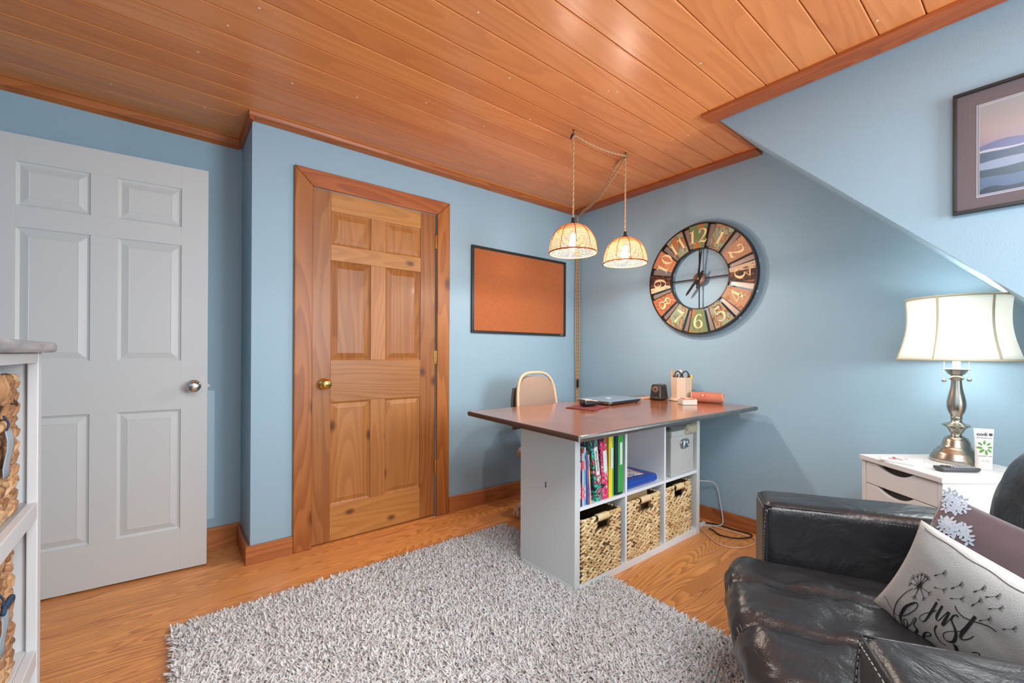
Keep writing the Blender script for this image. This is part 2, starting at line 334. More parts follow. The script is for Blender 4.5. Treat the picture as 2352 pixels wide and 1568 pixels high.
b = MB(); b.prism([(.35, YA+.001, 0), (.35, YA+.001, .095), (.334, YA+.001, .095), (.328, YA+.001, .088), (.328, YA+.001, 0)], (0, YN-YA-.022, 0)); S(b.make('baseboard_return', BASEY, bevel=.001), 'pine baseboard on the niche return wall', 'baseboard')
b = MB(); b.prism([(XB, -1.1, 0), (XB, -1.1, .087), (XB-.008, -1.1, .087), (XB-.012, -1.1, .08), (XB-.012, -1.1, 0)], (0, YA+1.1-.02, 0)); S(b.make('baseboard_right', BASEY, bevel=.001), 'pine baseboard along the gable wall', 'baseboard')
panel = box('light_strip_panel', plain('painted_light_strip', (.50, .68, .80, 1), rough=.4), -.02, .222, YN-.008, YN, .158, .885); tag(panel, 'added pale blue panel imitating a strip of light on the niche wall behind the white door', 'panel')  # lighter blue stands in for a strip of light behind the door

# ------------------------------------------------------------ six-panel doors (local x = width, y = depth with the front at -y, z up)
def six_panel(parent, W, MV, MH, MP, bv=.0015, hi=.0145, lo=.008):
    X = [0, .100, .336, .430, .670, W]; Z = [0, .205, .806, 1.05, 1.63, 1.722, 1.915, 2.03]; T = .018
    def bd(name, x0, x1, z0, z1, m, ov=0): return box(name, m, x0, x1, -T, T, z0, z1, parent, bevel=bv)
    bd('stile', X[0], X[1], 0, Z[-1], MV); bd('stile', X[4], X[5], 0, Z[-1], MV)
    for a_, b_ in ((0, 1), (2, 3), (4, 5), (6, 7)): bd('rail', X[1], X[4], Z[a_], Z[b_], MH)
    for a_, b_ in ((1, 2), (3, 4), (5, 6)):
        bd('mullion', X[2], X[3], Z[a_], Z[b_], MV)
        for (xa, xb) in ((X[1], X[2]), (X[3], X[4])):
            z0, z1 = Z[a_], Z[b_]; i1, i2 = .012, .040; q = MB()
            for sgn in (-1, 1):
                y0, y1, y2 = sgn*.006, sgn*lo, sgn*hi
                r0 = [(xa, sgn*.012, z0), (xb, sgn*.012, z0), (xb, sgn*.012, z1), (xa, sgn*.012, z1)]
                r1 = [(xa+i1, y0, z0+i1), (xb-i1, y0, z0+i1), (xb-i1, y0, z1-i1), (xa+i1, y0, z1-i1)]
                r2 = [(xa+i2, y2, z0+i2), (xb-i2, y2, z0+i2), (xb-i2, y2, z1-i2), (xa+i2, y2, z1-i2)]
                r3 = [(xa+i2+.002, y2-sgn*.001, z0+i2+.002), (xb-i2-.002, y2-sgn*.001, z0+i2+.002), (xb-i2-.002, y2-sgn*.001, z1-i2-.002), (xa+i2+.002, y2-sgn*.001, z1-i2-.002)]
                fs = [(i, (i+1) % 4, 4+(i+1) % 4, 4+i) for i in range(4)]+[(4+i, 4+(i+1) % 4, 8+(i+1) % 4, 8+i) for i in range(4)]+[(8+i, 8+(i+1) % 4, 12+(i+1) % 4, 12+i) for i in range(4)]+[(12, 13, 14, 15)]
                q.add(r0+r1+r2+r3, fs)
            q.make('panel', MP, parent)
def knob(parent, x, z, m, side=-1, y0=.018):
    q = MB(); pr = [(.030, 0), (.031, .004), (.024, .010), (.012, .014), (.011, .030), (.020, .036), (.027, .044), (.029, .054), (.026, .063), (.016, .068), (.001, .069)]
    q.lathe([(r, side*(y0+h)) for r, h in pr], 28, c=(x, 0, z), axis='Y'); return q.make('door_knob', m, parent, smooth='auto', ang=50)
d1 = struct('door_1', 'six-panel knotty pine door with a brass knob', 'door'); d1.location = (.648, YA+.022, .008)
six_panel(d1, .78, DOORV, DOORH, DOORV); knob(d1, .064, .915, BRASS)
for z in (.28, 1.02, 1.80):
    q = MB(); q.lathe([(.006, z), (.006, z+.09)], 10, c=(.785, -.022, 0)); q.box(.772, .79, -.0195, -.017, z, z+.09); q.make('hinge', BRASS, d1, smooth='auto')
S(box('door_jamb', DARK, .6455, .6475, YA+.002, YA+.06, 0, 2.034, bevel=0), 'dark gap at the left jamb of the pine door', 'door jamb').parent = None
cs = struct('trim_7', 'pine casing around the pine door', 'trim')
for nm, pts in (('casing_board', [(.549, 0), (.645, 0), (.645, 2.036), (.549, 2.132)]), ('casing_board', [(1.4325, 0), (1.528, 0), (1.528, 2.132), (1.4325, 2.036)]), ('casing_board', [(.549, 2.132), (.645, 2.036), (1.4325, 2.036), (1.528, 2.132)])):
    b = MB(); b.prism([(p[0], YA, p[1]) for p in pts], (0, -.021, 0)); b.make(nm, CASH if pts[0][1] > 1 else CASV, cs, bevel=.006, seg=2)
d2 = struct('door_2', 'white six-panel door standing open against the niche', 'door'); d2.location = (.174, 2.729+.018, .008)
ang = math.atan2(.048, -.58); d2.rotation_euler = (0, 0, ang-pi)
DX = -.78
def shifted(parent, dx):
    for ch in parent.children: ch.location.x += dx
six_panel(d2, .78, WHITE, WHITE, WHITE, .0006, .0155, .0115); k_ = knob(d2, .78-.057, .920, CHROME); k2_ = knob(d2, .78-.057, .920, CHROME, side=1)
q = MB(); q.box(.776, .7815, -.012, .012, .90, .94); q.box(.781, .79, -.006, .006, .914, .926); q.make('latch', NICKEL, d2)
shifted(d2, DX)
TXT=[[(0.1187,0.5014,0.00139),(0.1028,0.5887,0.00165),(0.0977,0.7006,0.00217),(0.1017,0.7969,0.00245),(0.1141,0.8769,0.00246),(0.1325,0.9303,0.00222),(0.1457,0.9474,0.00147)],[(0.0342,0.8355,0.00101),(0.0313,0.801,0.00126),(0.0537,0.8141,0.0015),(0.0821,0.8335,0.00149),(0.1089,0.848,0.00147),(0.1301,0.8403,0.0017),(0.1506,0.7934,0.00191),(0.1662,0.7123,0.00187),(0.1748,0.6421,0.00184),(0.1738,0.5945,0.00206),(0.1645,0.5812,0.00321),(0.1521,0.6165,0.00511),(0.1392,0.6886,0.00662),(0.1387,0.7807,0.0072),(0.143,0.8375,0.00676),(0.1581,0.8832,0.00532),(0.1797,0.8995,0.00336),(0.1861,0.8704,0.00333),(0.1774,0.824,0.00285),(0.1627,0.8079,0.00214),(0.1596,0.8324,0.00216),(0.1702,0.8681,0.00216),(0.1837,0.8694,0.00215),(0.1911,0.8181,0.00188),(0.1913,0.7649,0.00163),(0.1919,0.7142,0.00185),(0.1974,0.7116,0.00231),(0.1999,0.7447,0.00232),(0.1999,0.7837,0.0028),(0.2112,0.7961,0.00465),(0.2225,0.8085,0.00556),(0.2225,0.8617,0.00655),(0.2216,0.9116,0.00472)],[(0.2508,0.8242,0.00275),(0.2623,0.7886,0.00204),(0.271,0.7511,0.00269),(0.2677,0.7295,0.00358),(0.2537,0.7527,0.00317),(0.2506,0.7982,0.00548),(0.2557,0.845,0.00597),(0.2662,0.8718,0.00459)],[(0.2197,0.4187,0.00521),(0.222,0.4254,0.00521)],[(0.2213,0.4502,0.00436),(0.2259,0.5474,0.00531),(0.2283,0.6465,0.0036),(0.222,0.6865,0.00182),(0.2103,0.6882,0.00137),(0.204,0.6584,0.00137),(0.2132,0.6001,0.00157),(0.2305,0.543,0.00177),(0.2366,0.5056,0.00175)],[(0.2436,0.4431,0.00431),(0.2487,0.5324,0.00524),(0.256,0.5702,0.00307),(0.265,0.5614,0.00196),(0.2674,0.496,0.00193),(0.2702,0.4487,0.00191)],[(0.2746,0.4448,0.00424),(0.2807,0.5431,0.00559),(0.2828,0.5743,0.00432),(0.2877,0.5568,0.00193),(0.2899,0.4859,0.00191),(0.2925,0.4393,0.00294)],[(0.306,0.4315,0.00333),(0.2982,0.4206,0.0025),(0.291,0.4543,0.00337),(0.2961,0.4894,0.00338),(0.3158,0.5199,0.00421),(0.3341,0.5591,0.00588),(0.342,0.6123,0.00591),(0.3371,0.6494,0.00426),(0.3202,0.6678,0.00237),(0.307,0.651,0.00173),(0.3038,0.6155,0.00151),(0.3166,0.5659,0.00149),(0.336,0.5185,0.00167),(0.339,0.476,0.00165)],[(0.3411,0.3403,0.00562),(0.344,0.4295,0.00612),(0.345,0.5204,0.00663),(0.3511,0.5589,0.00458),(0.3615,0.5531,0.00269),(0.3715,0.5136,0.00184),(0.3745,0.4766,0.00142)],[(0.2752,0.369,0.00188),(0.291,0.3911,0.00229),(0.317,0.4008,0.00226),(0.345,0.3816,0.00263),(0.3702,0.3561,0.00258),(0.3908,0.3405,0.00273),(0.4107,0.3422,0.00232)],[(0.2697,0.6115,0.0035),(0.2723,0.6612,0.00309),(0.2905,0.7049,0.00309),(0.3123,0.7258,0.00241),(0.3304,0.7172,0.00173)],[(0.3504,0.6463,0.00804),(0.3638,0.6796,0.00634),(0.3698,0.7396,0.00511)],[(0.4008,0.6052,0.00204),(0.4082,0.583,0.00243),(0.4174,0.5751,0.00242),(0.4252,0.5998,0.00282)],[(0.1348,0.442,0.00204),(0.1183,0.3606,0.00113)],[(0.1183,0.3606,0.0009),(0.1071,0.3538,0.00091),(0.1057,0.353,0.002)],[(0.1183,0.3606,0.0009),(0.109,0.3414,0.0009),(0.1079,0.3391,0.00199)],[(0.1183,0.3606,0.0009),(0.1126,0.3324,0.0009),(0.1119,0.329,0.00198)],[(0.1183,0.3606,0.0009),(0.1172,0.3285,0.0009),(0.1171,0.3247,0.00198)],[(0.1183,0.3606,0.0009),(0.122,0.3303,0.0009),(0.1224,0.3267,0.00197)],[(0.1348,0.442,0.00204),(0.0975,0.4292,0.00115)],[(0.0975,0.4292,0.00092),(0.0886,0.4517,0.00093),(0.0875,0.4545,0.00205)],[(0.0975,0.4292,0.00092),(0.0861,0.4393,0.00093),(0.0848,0.4406,0.00205)],[(0.0975,0.4292,0.00092),(0.0857,0.4252,0.00093),(0.0843,0.4247,0.00204)],[(0.0975,0.4292,0.00092),(0.0875,0.4118,0.00092),(0.0862,0.4097,0.00204)],[(0.0975,0.4292,0.00092),(0.0909,0.4016,0.00092),(0.0902,0.3983,0.00203)],[(0.1348,0.442,0.00204),(0.1018,0.4781,0.00116)],[(0.1018,0.4781,0.00093),(0.0975,0.5102,0.00094),(0.097,0.5141,0.00206)],[(0.1018,0.4781,0.00093),(0.0933,0.5025,0.00094),(0.0923,0.5054,0.00206)],[(0.1018,0.4781,0.00093),(0.0906,0.4904,0.00094),(0.0893,0.4919,0.00206)],[(0.1018,0.4781,0.00093),(0.0899,0.4761,0.00093),(0.0885,0.4759,0.00206)],[(0.1018,0.4781,0.00093),(0.0914,0.4623,0.00093),(0.0901,0.4604,0.00205)],[(0.1348,0.442,0.00204),(0.1441,0.3519,0.00111)],[(0.1441,0.3519,0.00089),(0.1381,0.3245,0.00089),(0.1374,0.3213,0.00196)],[(0.1441,0.3519,0.00089),(0.1425,0.3203,0.00089),(0.1424,0.3165,0.00195)],[(0.1441,0.3519,0.00089),(0.1472,0.3217,0.00088),(0.1476,0.3181,0.00194)],[(0.1441,0.3519,0.00089),(0.1513,0.3284,0.00088),(0.1522,0.3256,0.00194)],[(0.1441,0.3519,0.00089),(0.1541,0.3393,0.00088),(0.1553,0.3378,0.00194)],[(0.1348,0.442,0.00204),(0.1763,0.4328,0.00111)],[(0.1763,0.4328,0.00089),(0.1826,0.4072,0.00088),(0.1834,0.4041,0.00194)],[(0.1763,0.4328,0.00089),(0.1857,0.4174,0.00088),(0.1868,0.4156,0.00194)],[(0.1763,0.4328,0.00089),(0.1872,0.4304,0.00088),(0.1884,0.4301,0.00194)],[(0.1763,0.4328,0.00089),(0.1867,0.4438,0.00089),(0.1879,0.4451,0.00195)],[(0.1763,0.4328,0.00089),(0.1844,0.4554,0.00089),(0.1853,0.4581,0.00196)],[(0.1348,0.442,0.00204),(0.1722,0.4945,0.00113)],[(0.1722,0.4945,0.0009),(0.1823,0.4815,0.00089),(0.1835,0.48,0.00197)],[(0.1722,0.4945,0.0009),(0.1832,0.4951,0.0009),(0.1846,0.4952,0.00197)],[(0.1722,0.4945,0.0009),(0.1823,0.5087,0.0009),(0.1835,0.5104,0.00198)],[(0.1722,0.4945,0.0009),(0.1795,0.5198,0.0009),(0.1804,0.5228,0.00198)],[(0.1722,0.4945,0.0009),(0.1754,0.5264,0.0009),(0.1758,0.5303,0.00199)],[(0.1348,0.442,0.00204),(0.1435,0.5359,0.00115)],[(0.1435,0.5359,0.00092),(0.1538,0.5506,0.00092),(0.155,0.5524,0.00202)],[(0.1435,0.5359,0.00092),(0.1508,0.562,0.00092),(0.1517,0.5651,0.00203)],[(0.1435,0.5359,0.00092),(0.1465,0.5688,0.00092),(0.1469,0.5727,0.00203)],[(0.1435,0.5359,0.00092),(0.1417,0.5697,0.00093),(0.1414,0.5738,0.00204)],[(0.1435,0.5359,0.00092),(0.1371,0.5646,0.00093),(0.1363,0.568,0.00204)],[(0.1348,0.442,0.00204),(0.1085,0.3966,0.00114)],[(0.1085,0.3966,0.00091),(0.0973,0.4064,0.00092),(0.096,0.4076,0.00202)],[(0.1085,0.3966,0.00091),(0.0969,0.3925,0.00092),(0.0955,0.392,0.00202)],[(0.1085,0.3966,0.00091),(0.0986,0.3794,0.00091),(0.0974,0.3773,0.00201)],[(0.1085,0.3966,0.00091),(0.102,0.3694,0.00091),(0.1012,0.3661,0.00201)],[(0.1085,0.3966,0.00091),(0.1065,0.3642,0.00091),(0.1063,0.3604,0.002)],[(0.1348,0.442,0.00204),(0.1326,0.3532,0.00112)],[(0.1326,0.3532,0.0009),(0.1236,0.3333,0.0009),(0.1225,0.3309,0.00197)],[(0.1326,0.3532,0.0009),(0.1272,0.3247,0.00089),(0.1266,0.3213,0.00197)],[(0.1326,0.3532,0.0009),(0.1318,0.3213,0.00089),(0.1317,0.3175,0.00196)],[(0.1326,0.3532,0.0009),(0.1365,0.3236,0.00089),(0.1369,0.32,0.00196)],[(0.1326,0.3532,0.0009),(0.1404,0.331,0.00089),(0.1414,0.3284,0.00195)],[(0.1348,0.442,0.00273),(0.1461,0.4266,0.00068)],[(0.1348,0.442,0.00273),(0.1471,0.4472,0.00068)],[(0.1348,0.442,0.00273),(0.152,0.4633,0.00068)],[(0.1348,0.442,0.00273),(0.137,0.4737,0.00068)],[(0.1348,0.442,0.00273),(0.1361,0.4845,0.00069)],[(0.1348,0.442,0.00273),(0.1232,0.5056,0.00069)],[(0.1348,0.442,0.00273),(0.1259,0.4683,0.00069)],[(0.1348,0.442,0.00273),(0.1149,0.4712,0.00069)],[(0.1348,0.442,0.00273),(0.1139,0.445,0.00069)],[(0.1348,0.442,0.00273),(0.1209,0.4372,0.00069)],[(0.1348,0.442,0.00273),(0.1265,0.4092,0.00068)],[(0.1348,0.442,0.00273),(0.1293,0.3963,0.00068)],[(0.1348,0.442,0.00273),(0.1391,0.4106,0.00068)],[(0.1348,0.442,0.00273),(0.1429,0.4142,0.00068)],[(0.1582,0.2822,0.00153),(0.1641,0.2641,0.00282),(0.1667,0.2564,0.00108),(0.1785,0.2201,0.00086)],[(0.1785,0.2201,0.00086),(0.1794,0.1836,0.00085),(0.1795,0.1793,0.00187)],[(0.1785,0.2201,0.00086),(0.1841,0.188,0.00085),(0.1847,0.1842,0.00186)],[(0.1785,0.2201,0.00086),(0.1879,0.1968,0.00085),(0.1891,0.1941,0.00186)],[(0.1785,0.2201,0.00086),(0.1905,0.2088,0.00085),(0.192,0.2075,0.00186)],[(0.1785,0.2201,0.00086),(0.1915,0.2224,0.00085),(0.193,0.2227,0.00187)],[(0.1812,0.3618,0.00153),(0.1893,0.3525,0.00283),(0.1927,0.3486,0.00109),(0.2117,0.3268,0.00086)],[(0.2117,0.3268,0.00086),(0.2178,0.2951,0.00085),(0.2185,0.2913,0.00187)],[(0.2117,0.3268,0.00086),(0.2214,0.3046,0.00085),(0.2226,0.3019,0.00187)],[(0.2117,0.3268,0.00086),(0.2238,0.3171,0.00085),(0.2252,0.316,0.00187)],[(0.2117,0.3268,0.00086),(0.2245,0.3311,0.00085),(0.226,0.3316,0.00187)],[(0.2117,0.3268,0.00086),(0.2234,0.3445,0.00086),(0.2248,0.3466,0.00188)],[(0.2309,0.2807,0.00147),(0.2352,0.261,0.00272),(0.237,0.2526,0.00104),(0.2447,0.2174,0.00083)],[(0.2447,0.2174,0.00083),(0.2434,0.1819,0.00082),(0.2433,0.1776,0.00181)],[(0.2447,0.2174,0.00083),(0.2479,0.1843,0.00082),(0.2483,0.1804,0.0018)],[(0.2447,0.2174,0.00083),(0.252,0.1913,0.00082),(0.2528,0.1882,0.0018)],[(0.2447,0.2174,0.00083),(0.255,0.2019,0.00082),(0.2562,0.2,0.0018)],[(0.2447,0.2174,0.00083),(0.2566,0.2146,0.00082),(0.2581,0.2143,0.0018)],[(0.2901,0.1937,0.0014),(0.294,0.1756,0.00259),(0.2956,0.1679,0.001),(0.3011,0.1425,0.00079)],[(0.3011,0.1425,0.00079),(0.2996,0.1089,0.00079),(0.2994,0.1049,0.00173)],[(0.3011,0.1425,0.00079),(0.3038,0.1116,0.00078),(0.3041,0.1079,0.00172)],[(0.3011,0.1425,0.00079),(0.3076,0.1184,0.00078),(0.3084,0.1156,0.00172)],[(0.3011,0.1425,0.00079),(0.3105,0.1286,0.00078),(0.3116,0.127,0.00172)],[(0.3011,0.1425,0.00079),(0.3121,0.1407,0.00078),(0.3134,0.1405,0.00173)],[(0.2476,0.3489,0.00148),(0.2543,0.3362,0.00273),(0.2572,0.3309,0.00105),(0.2736,0.3,0.00083)],[(0.2736,0.3,0.00083),(0.277,0.2668,0.00082),(0.2774,0.2628,0.0018)],[(0.2736,0.3,0.00083),(0.2809,0.2742,0.00082),(0.2818,0.2711,0.0018)],[(0.2736,0.3,0.00083),(0.2839,0.2851,0.00082),(0.2851,0.2833,0.0018)],[(0.2736,0.3,0.00083),(0.2854,0.2981,0.00082),(0.2868,0.2979,0.0018)],[(0.2736,0.3,0.00083),(0.2853,0.3114,0.00082),(0.2867,0.3128,0.00181)],[(0.3121,0.2948,0.00142),(0.3145,0.2737,0.00261),(0.3156,0.2647,0.001),(0.3198,0.2297,0.0008)],[(0.3198,0.2297,0.0008),(0.3162,0.1959,0.00079),(0.3158,0.1919,0.00174)],[(0.3198,0.2297,0.0008),(0.3204,0.1961,0.00079),(0.3204,0.1921,0.00174)],[(0.3198,0.2297,0.0008),(0.3244,0.2009,0.00079),(0.325,0.1975,0.00173)],[(0.3198,0.2297,0.0008),(0.3278,0.2097,0.00079),(0.3288,0.2073,0.00173)],[(0.3198,0.2297,0.0008),(0.3301,0.2212,0.00079),(0.3314,0.2202,0.00174)],[(0.3242,0.173,0.00137),(0.3296,0.1604,0.00254),(0.3319,0.155,0.00097),(0.3432,0.1286,0.00077)],[(0.3432,0.1286,0.00077),(0.3448,0.0977,0.00076),(0.345,0.0941,0.00168)],[(0.3432,0.1286,0.00077),(0.3486,0.1038,0.00076),(0.3492,0.1008,0.00168)],[(0.3432,0.1286,0.00077),(0.3516,0.1132,0.00076),(0.3526,0.1114,0.00168)],[(0.3432,0.1286,0.00077),(0.3535,0.1248,0.00076),(0.3547,0.1243,0.00168)],[(0.3432,0.1286,0.00077),(0.3539,0.1369,0.00077),(0.3552,0.1379,0.00168)],[(0.3526,0.2312,0.00137),(0.3579,0.2187,0.00252),(0.3602,0.2134,0.00097),(0.3722,0.1851,0.00077)],[(0.3722,0.1851,0.00077),(0.3739,0.1542,0.00076),(0.3741,0.1506,0.00167)],[(0.3722,0.1851,0.00077),(0.3776,0.1604,0.00076),(0.3782,0.1575,0.00167)],[(0.3722,0.1851,0.00077),(0.3805,0.1699,0.00076),(0.3815,0.1681,0.00167)],[(0.3722,0.1851,0.00077),(0.3823,0.1816,0.00076),(0.3835,0.1812,0.00167)],[(0.3722,0.1851,0.00077),(0.3828,0.1938,0.00076),(0.384,0.1948,0.00168)],[(0.3557,0.3544,0.0014),(0.3606,0.339,0.00258),(0.3626,0.3325,0.00099),(0.3721,0.3023,0.00078)],[(0.3721,0.3023,0.00078),(0.3726,0.269,0.00078),(0.3727,0.265,0.00171)],[(0.3721,0.3023,0.00078),(0.3765,0.2739,0.00078),(0.3771,0.2706,0.00171)],[(0.3721,0.3023,0.00078),(0.3798,0.2828,0.00078),(0.3807,0.2805,0.00171)],[(0.3721,0.3023,0.00078),(0.382,0.2944,0.00078),(0.3832,0.2935,0.00171)],[(0.3721,0.3023,0.00078),(0.3829,0.3072,0.00078),(0.3842,0.3077,0.00171)],[(0.416,0.2998,0.00134),(0.4208,0.2872,0.00247),(0.4229,0.2819,0.00095),(0.433,0.2554,0.00075)],[(0.433,0.2554,0.00075),(0.4342,0.2247,0.00074),(0.4344,0.2211,0.00164)],[(0.433,0.2554,0.00075),(0.4378,0.2307,0.00074),(0.4384,0.2277,0.00164)],[(0.433,0.2554,0.00075),(0.4407,0.24,0.00074),(0.4416,0.2382,0.00164)],[(0.433,0.2554,0.00075),(0.4426,0.2515,0.00075),(0.4437,0.2511,0.00164)],[(0.433,0.2554,0.00075),(0.4431,0.2636,0.00075),(0.4443,0.2646,0.00164)]]
FLW=[(0.0357,-0.0184),(0.0691,-0.0067),(0.0473,0.0217),(0.073,0.0324),(0.1015,-0.0052),(0.1168,0.0265),(0.0404,0.052),(0.0609,0.0865),(0.0947,0.0708),(0.1194,0.0708),(0.1414,0.0368),(0.0939,0.0404),(0.0239,-0.0012),(0.1129,0.0441),(0.0853,0.1651),(0.1068,0.1692),(0.1186,0.1485),(0.0981,0.2036),(0.1224,0.1821),(0.1435,0.1629),(0.1515,0.1935),(0.1675,0.1622),(0.1909,0.1515),(0.1972,0.1775),(0.2153,0.1451),(0.2227,0.1651),(0.1812,0.1987),(0.218,0.1883),(0.2475,0.1877),(0.1233,0.2126),(0.2603,0.2134),(0.1693,0.2222)]
STM=[[(0.0304,0.2115,0.00134),(0.0278,0.1653,0.00115),(0.0207,0.1273,0.00076),(0.0138,0.0997,0.00057)],[(0.0304,0.2115,0.00134),(0.0338,0.1614,0.00114),(0.0375,0.1221,0.00076),(0.0381,0.0848,0.00057)],[(0.0304,0.2115,0.00134),(0.0369,0.1595,0.00114),(0.0519,0.1209,0.00076),(0.0716,0.0955,0.00056)],[(0.0301,0.201,0.00115),(0.0169,0.1669,0.00077),(0.0084,0.1349,0.00058)],[(0.0338,0.1614,0.00095),(0.056,0.1315,0.00076),(0.0793,0.1063,0.00056)]]

# ------------------------------------------------------------ shag rug
RX0, RX1, RY0, RY1 = .025, 1.685, -.15, 2.165
def rug():
    t = thing('shag_rug', 'pale grey and beige shag rug on the pine floor', 'rug', (RX0, RY0, 0))
    W, D = RX1-RX0, RY1-RY0
    box('rug_backing', plain('rug_backing', rgb(176, 168, 158), rough=.95), .01, W-.01, .01, D-.01, 0, .010, t, bevel=.004)
    nA = 56000
    px = rng.uniform(.0, W, nA*2); py = rng.uniform(.0, D, nA*2)
    wx, wy = px+RX0, py+RY0
    fd = wx*F.x+wy*F.y; la = wx*R.x+wy*R.y
    vis = (fd > 1.25); keep = vis | (rng.random(nA*2) < .16)
    ins = (wx > 1.455) & (wx < 2.6) & (wy > 1.352) & (wy < 1.745); keep &= ~ins
    px, py = px[keep][:nA], py[keep][:nA]; n = len(px)
    edge = np.minimum(np.minimum(px, W-px), np.minimum(py, D-py))
    ln = rng.uniform(.016, .028, n); a = rng.uniform(0, 2*pi, n)
    # pile leans in slowly changing directions
    fa = np.sin(px*5.1+1.3*np.sin(py*4.3))*1.6+np.cos(py*3.7+px*2.1)*1.5
    lean = rng.uniform(.35, 1.5, n); dx = (np.cos(a)*.75+np.cos(fa)*.55)*lean; dy = (np.sin(a)*.75+np.sin(fa)*.55)*lean
    e = np.clip(1-edge/.05, 0, 1); dx += e*((px > W-.05)*1.-(px < .05)*1.)*.5; dy += e*((py > D-.05)*1.-(py < .05)*1.)*.5
    r = rng.uniform(.0036, .0058, n); base = np.stack([px, py, np.full(n, .006)], 1)
    d = np.stack([dx, dy, np.ones(n)], 1); d /= np.linalg.norm(d, axis=1)[:, None]
    mid = base+d*(ln*.55)[:, None]; d2_ = d.copy(); d2_[:, 0] += dx*.9; d2_[:, 1] += dy*.9; d2_[:, 2] *= .55; d2_ /= np.linalg.norm(d2_, axis=1)[:, None]
    tip = mid+d2_*(ln*.5)[:, None]
    ph = rng.uniform(0, 2*pi, n); V_ = np.zeros((n, 10, 3))
    for j in range(3):
        an = ph+2*pi*j/3; o = np.stack([np.cos(an), np.sin(an), np.zeros(n)], 1)
        V_[:, j] = base+o*(r*.8)[:, None]; V_[:, 3+j] = mid+o*(r*1.15)[:, None]; V_[:, 6+j] = tip+o*(r*.75)[:, None]
    V_[:, 9] = tip+d2_*(r*1.6)[:, None]
    f = []
    for j in range(3):
        k = (j+1) % 3; f += [(j, k, 3+k), (j, 3+k, 3+j), (3+j, 3+k, 6+k), (3+j, 6+k, 6+j), (6+j, 6+k, 9)]
    f = np.array(f); FA = (f[None]+(np.arange(n)*10)[:, None, None]).reshape(-1, 3)
    me = bpy.data.meshes.new('pile'); me.vertices.add(n*10); me.vertices.foreach_set('co', V_.reshape(-1).astype(np.float32))
    me.loops.add(FA.size); me.loops.foreach_set('vertex_index', FA.reshape(-1).astype(np.int32))
    me.polygons.add(len(FA)); me.polygons.foreach_set('loop_start', np.arange(0, FA.size, 3, dtype=np.int32)); me.polygons.foreach_set('loop_total', np.full(len(FA), 3, np.int32))
    me.update(calc_edges=True); me.polygons.foreach_set('use_smooth', [True]*len(FA))
    tint = np.clip(.5+rng.normal(0, .22, n), 0, 1).repeat(10).astype(np.float32)
    at = me.attributes.new('tint', 'FLOAT', 'POINT'); at.data.foreach_set('value', tint)
    me.materials.append(tinted('shag_yarn', [(0, rgb(196, 184, 174)), (.25, rgb(236, 234, 232)), (.6, rgb(252, 252, 252)), (1, rgb(255, 255, 255))], rough=.85, bump=0, Sheen_Weight=.2))
    _n = me.materials[0].node_tree; _b = _n.nodes['Principled BSDF']; _t = N(_n, 'BsdfTranslucent'); _x = N(_n, 'MixShader'); _x.inputs[0].default_value = .12
    L(_n, _n.nodes['Color Ramp'].outputs[0], _t.inputs[0]); L(_n, _b.outputs[0], _x.inputs[1]); L(_n, _t.outputs[0], _x.inputs[2]); L(_n, _x.outputs[0], _n.nodes['Material Output'].inputs[0])
    o = bpy.data.objects.new('pile', me); COL.objects.link(o); o.parent = t; o['kind'] = 'stuff'; return t
rug()

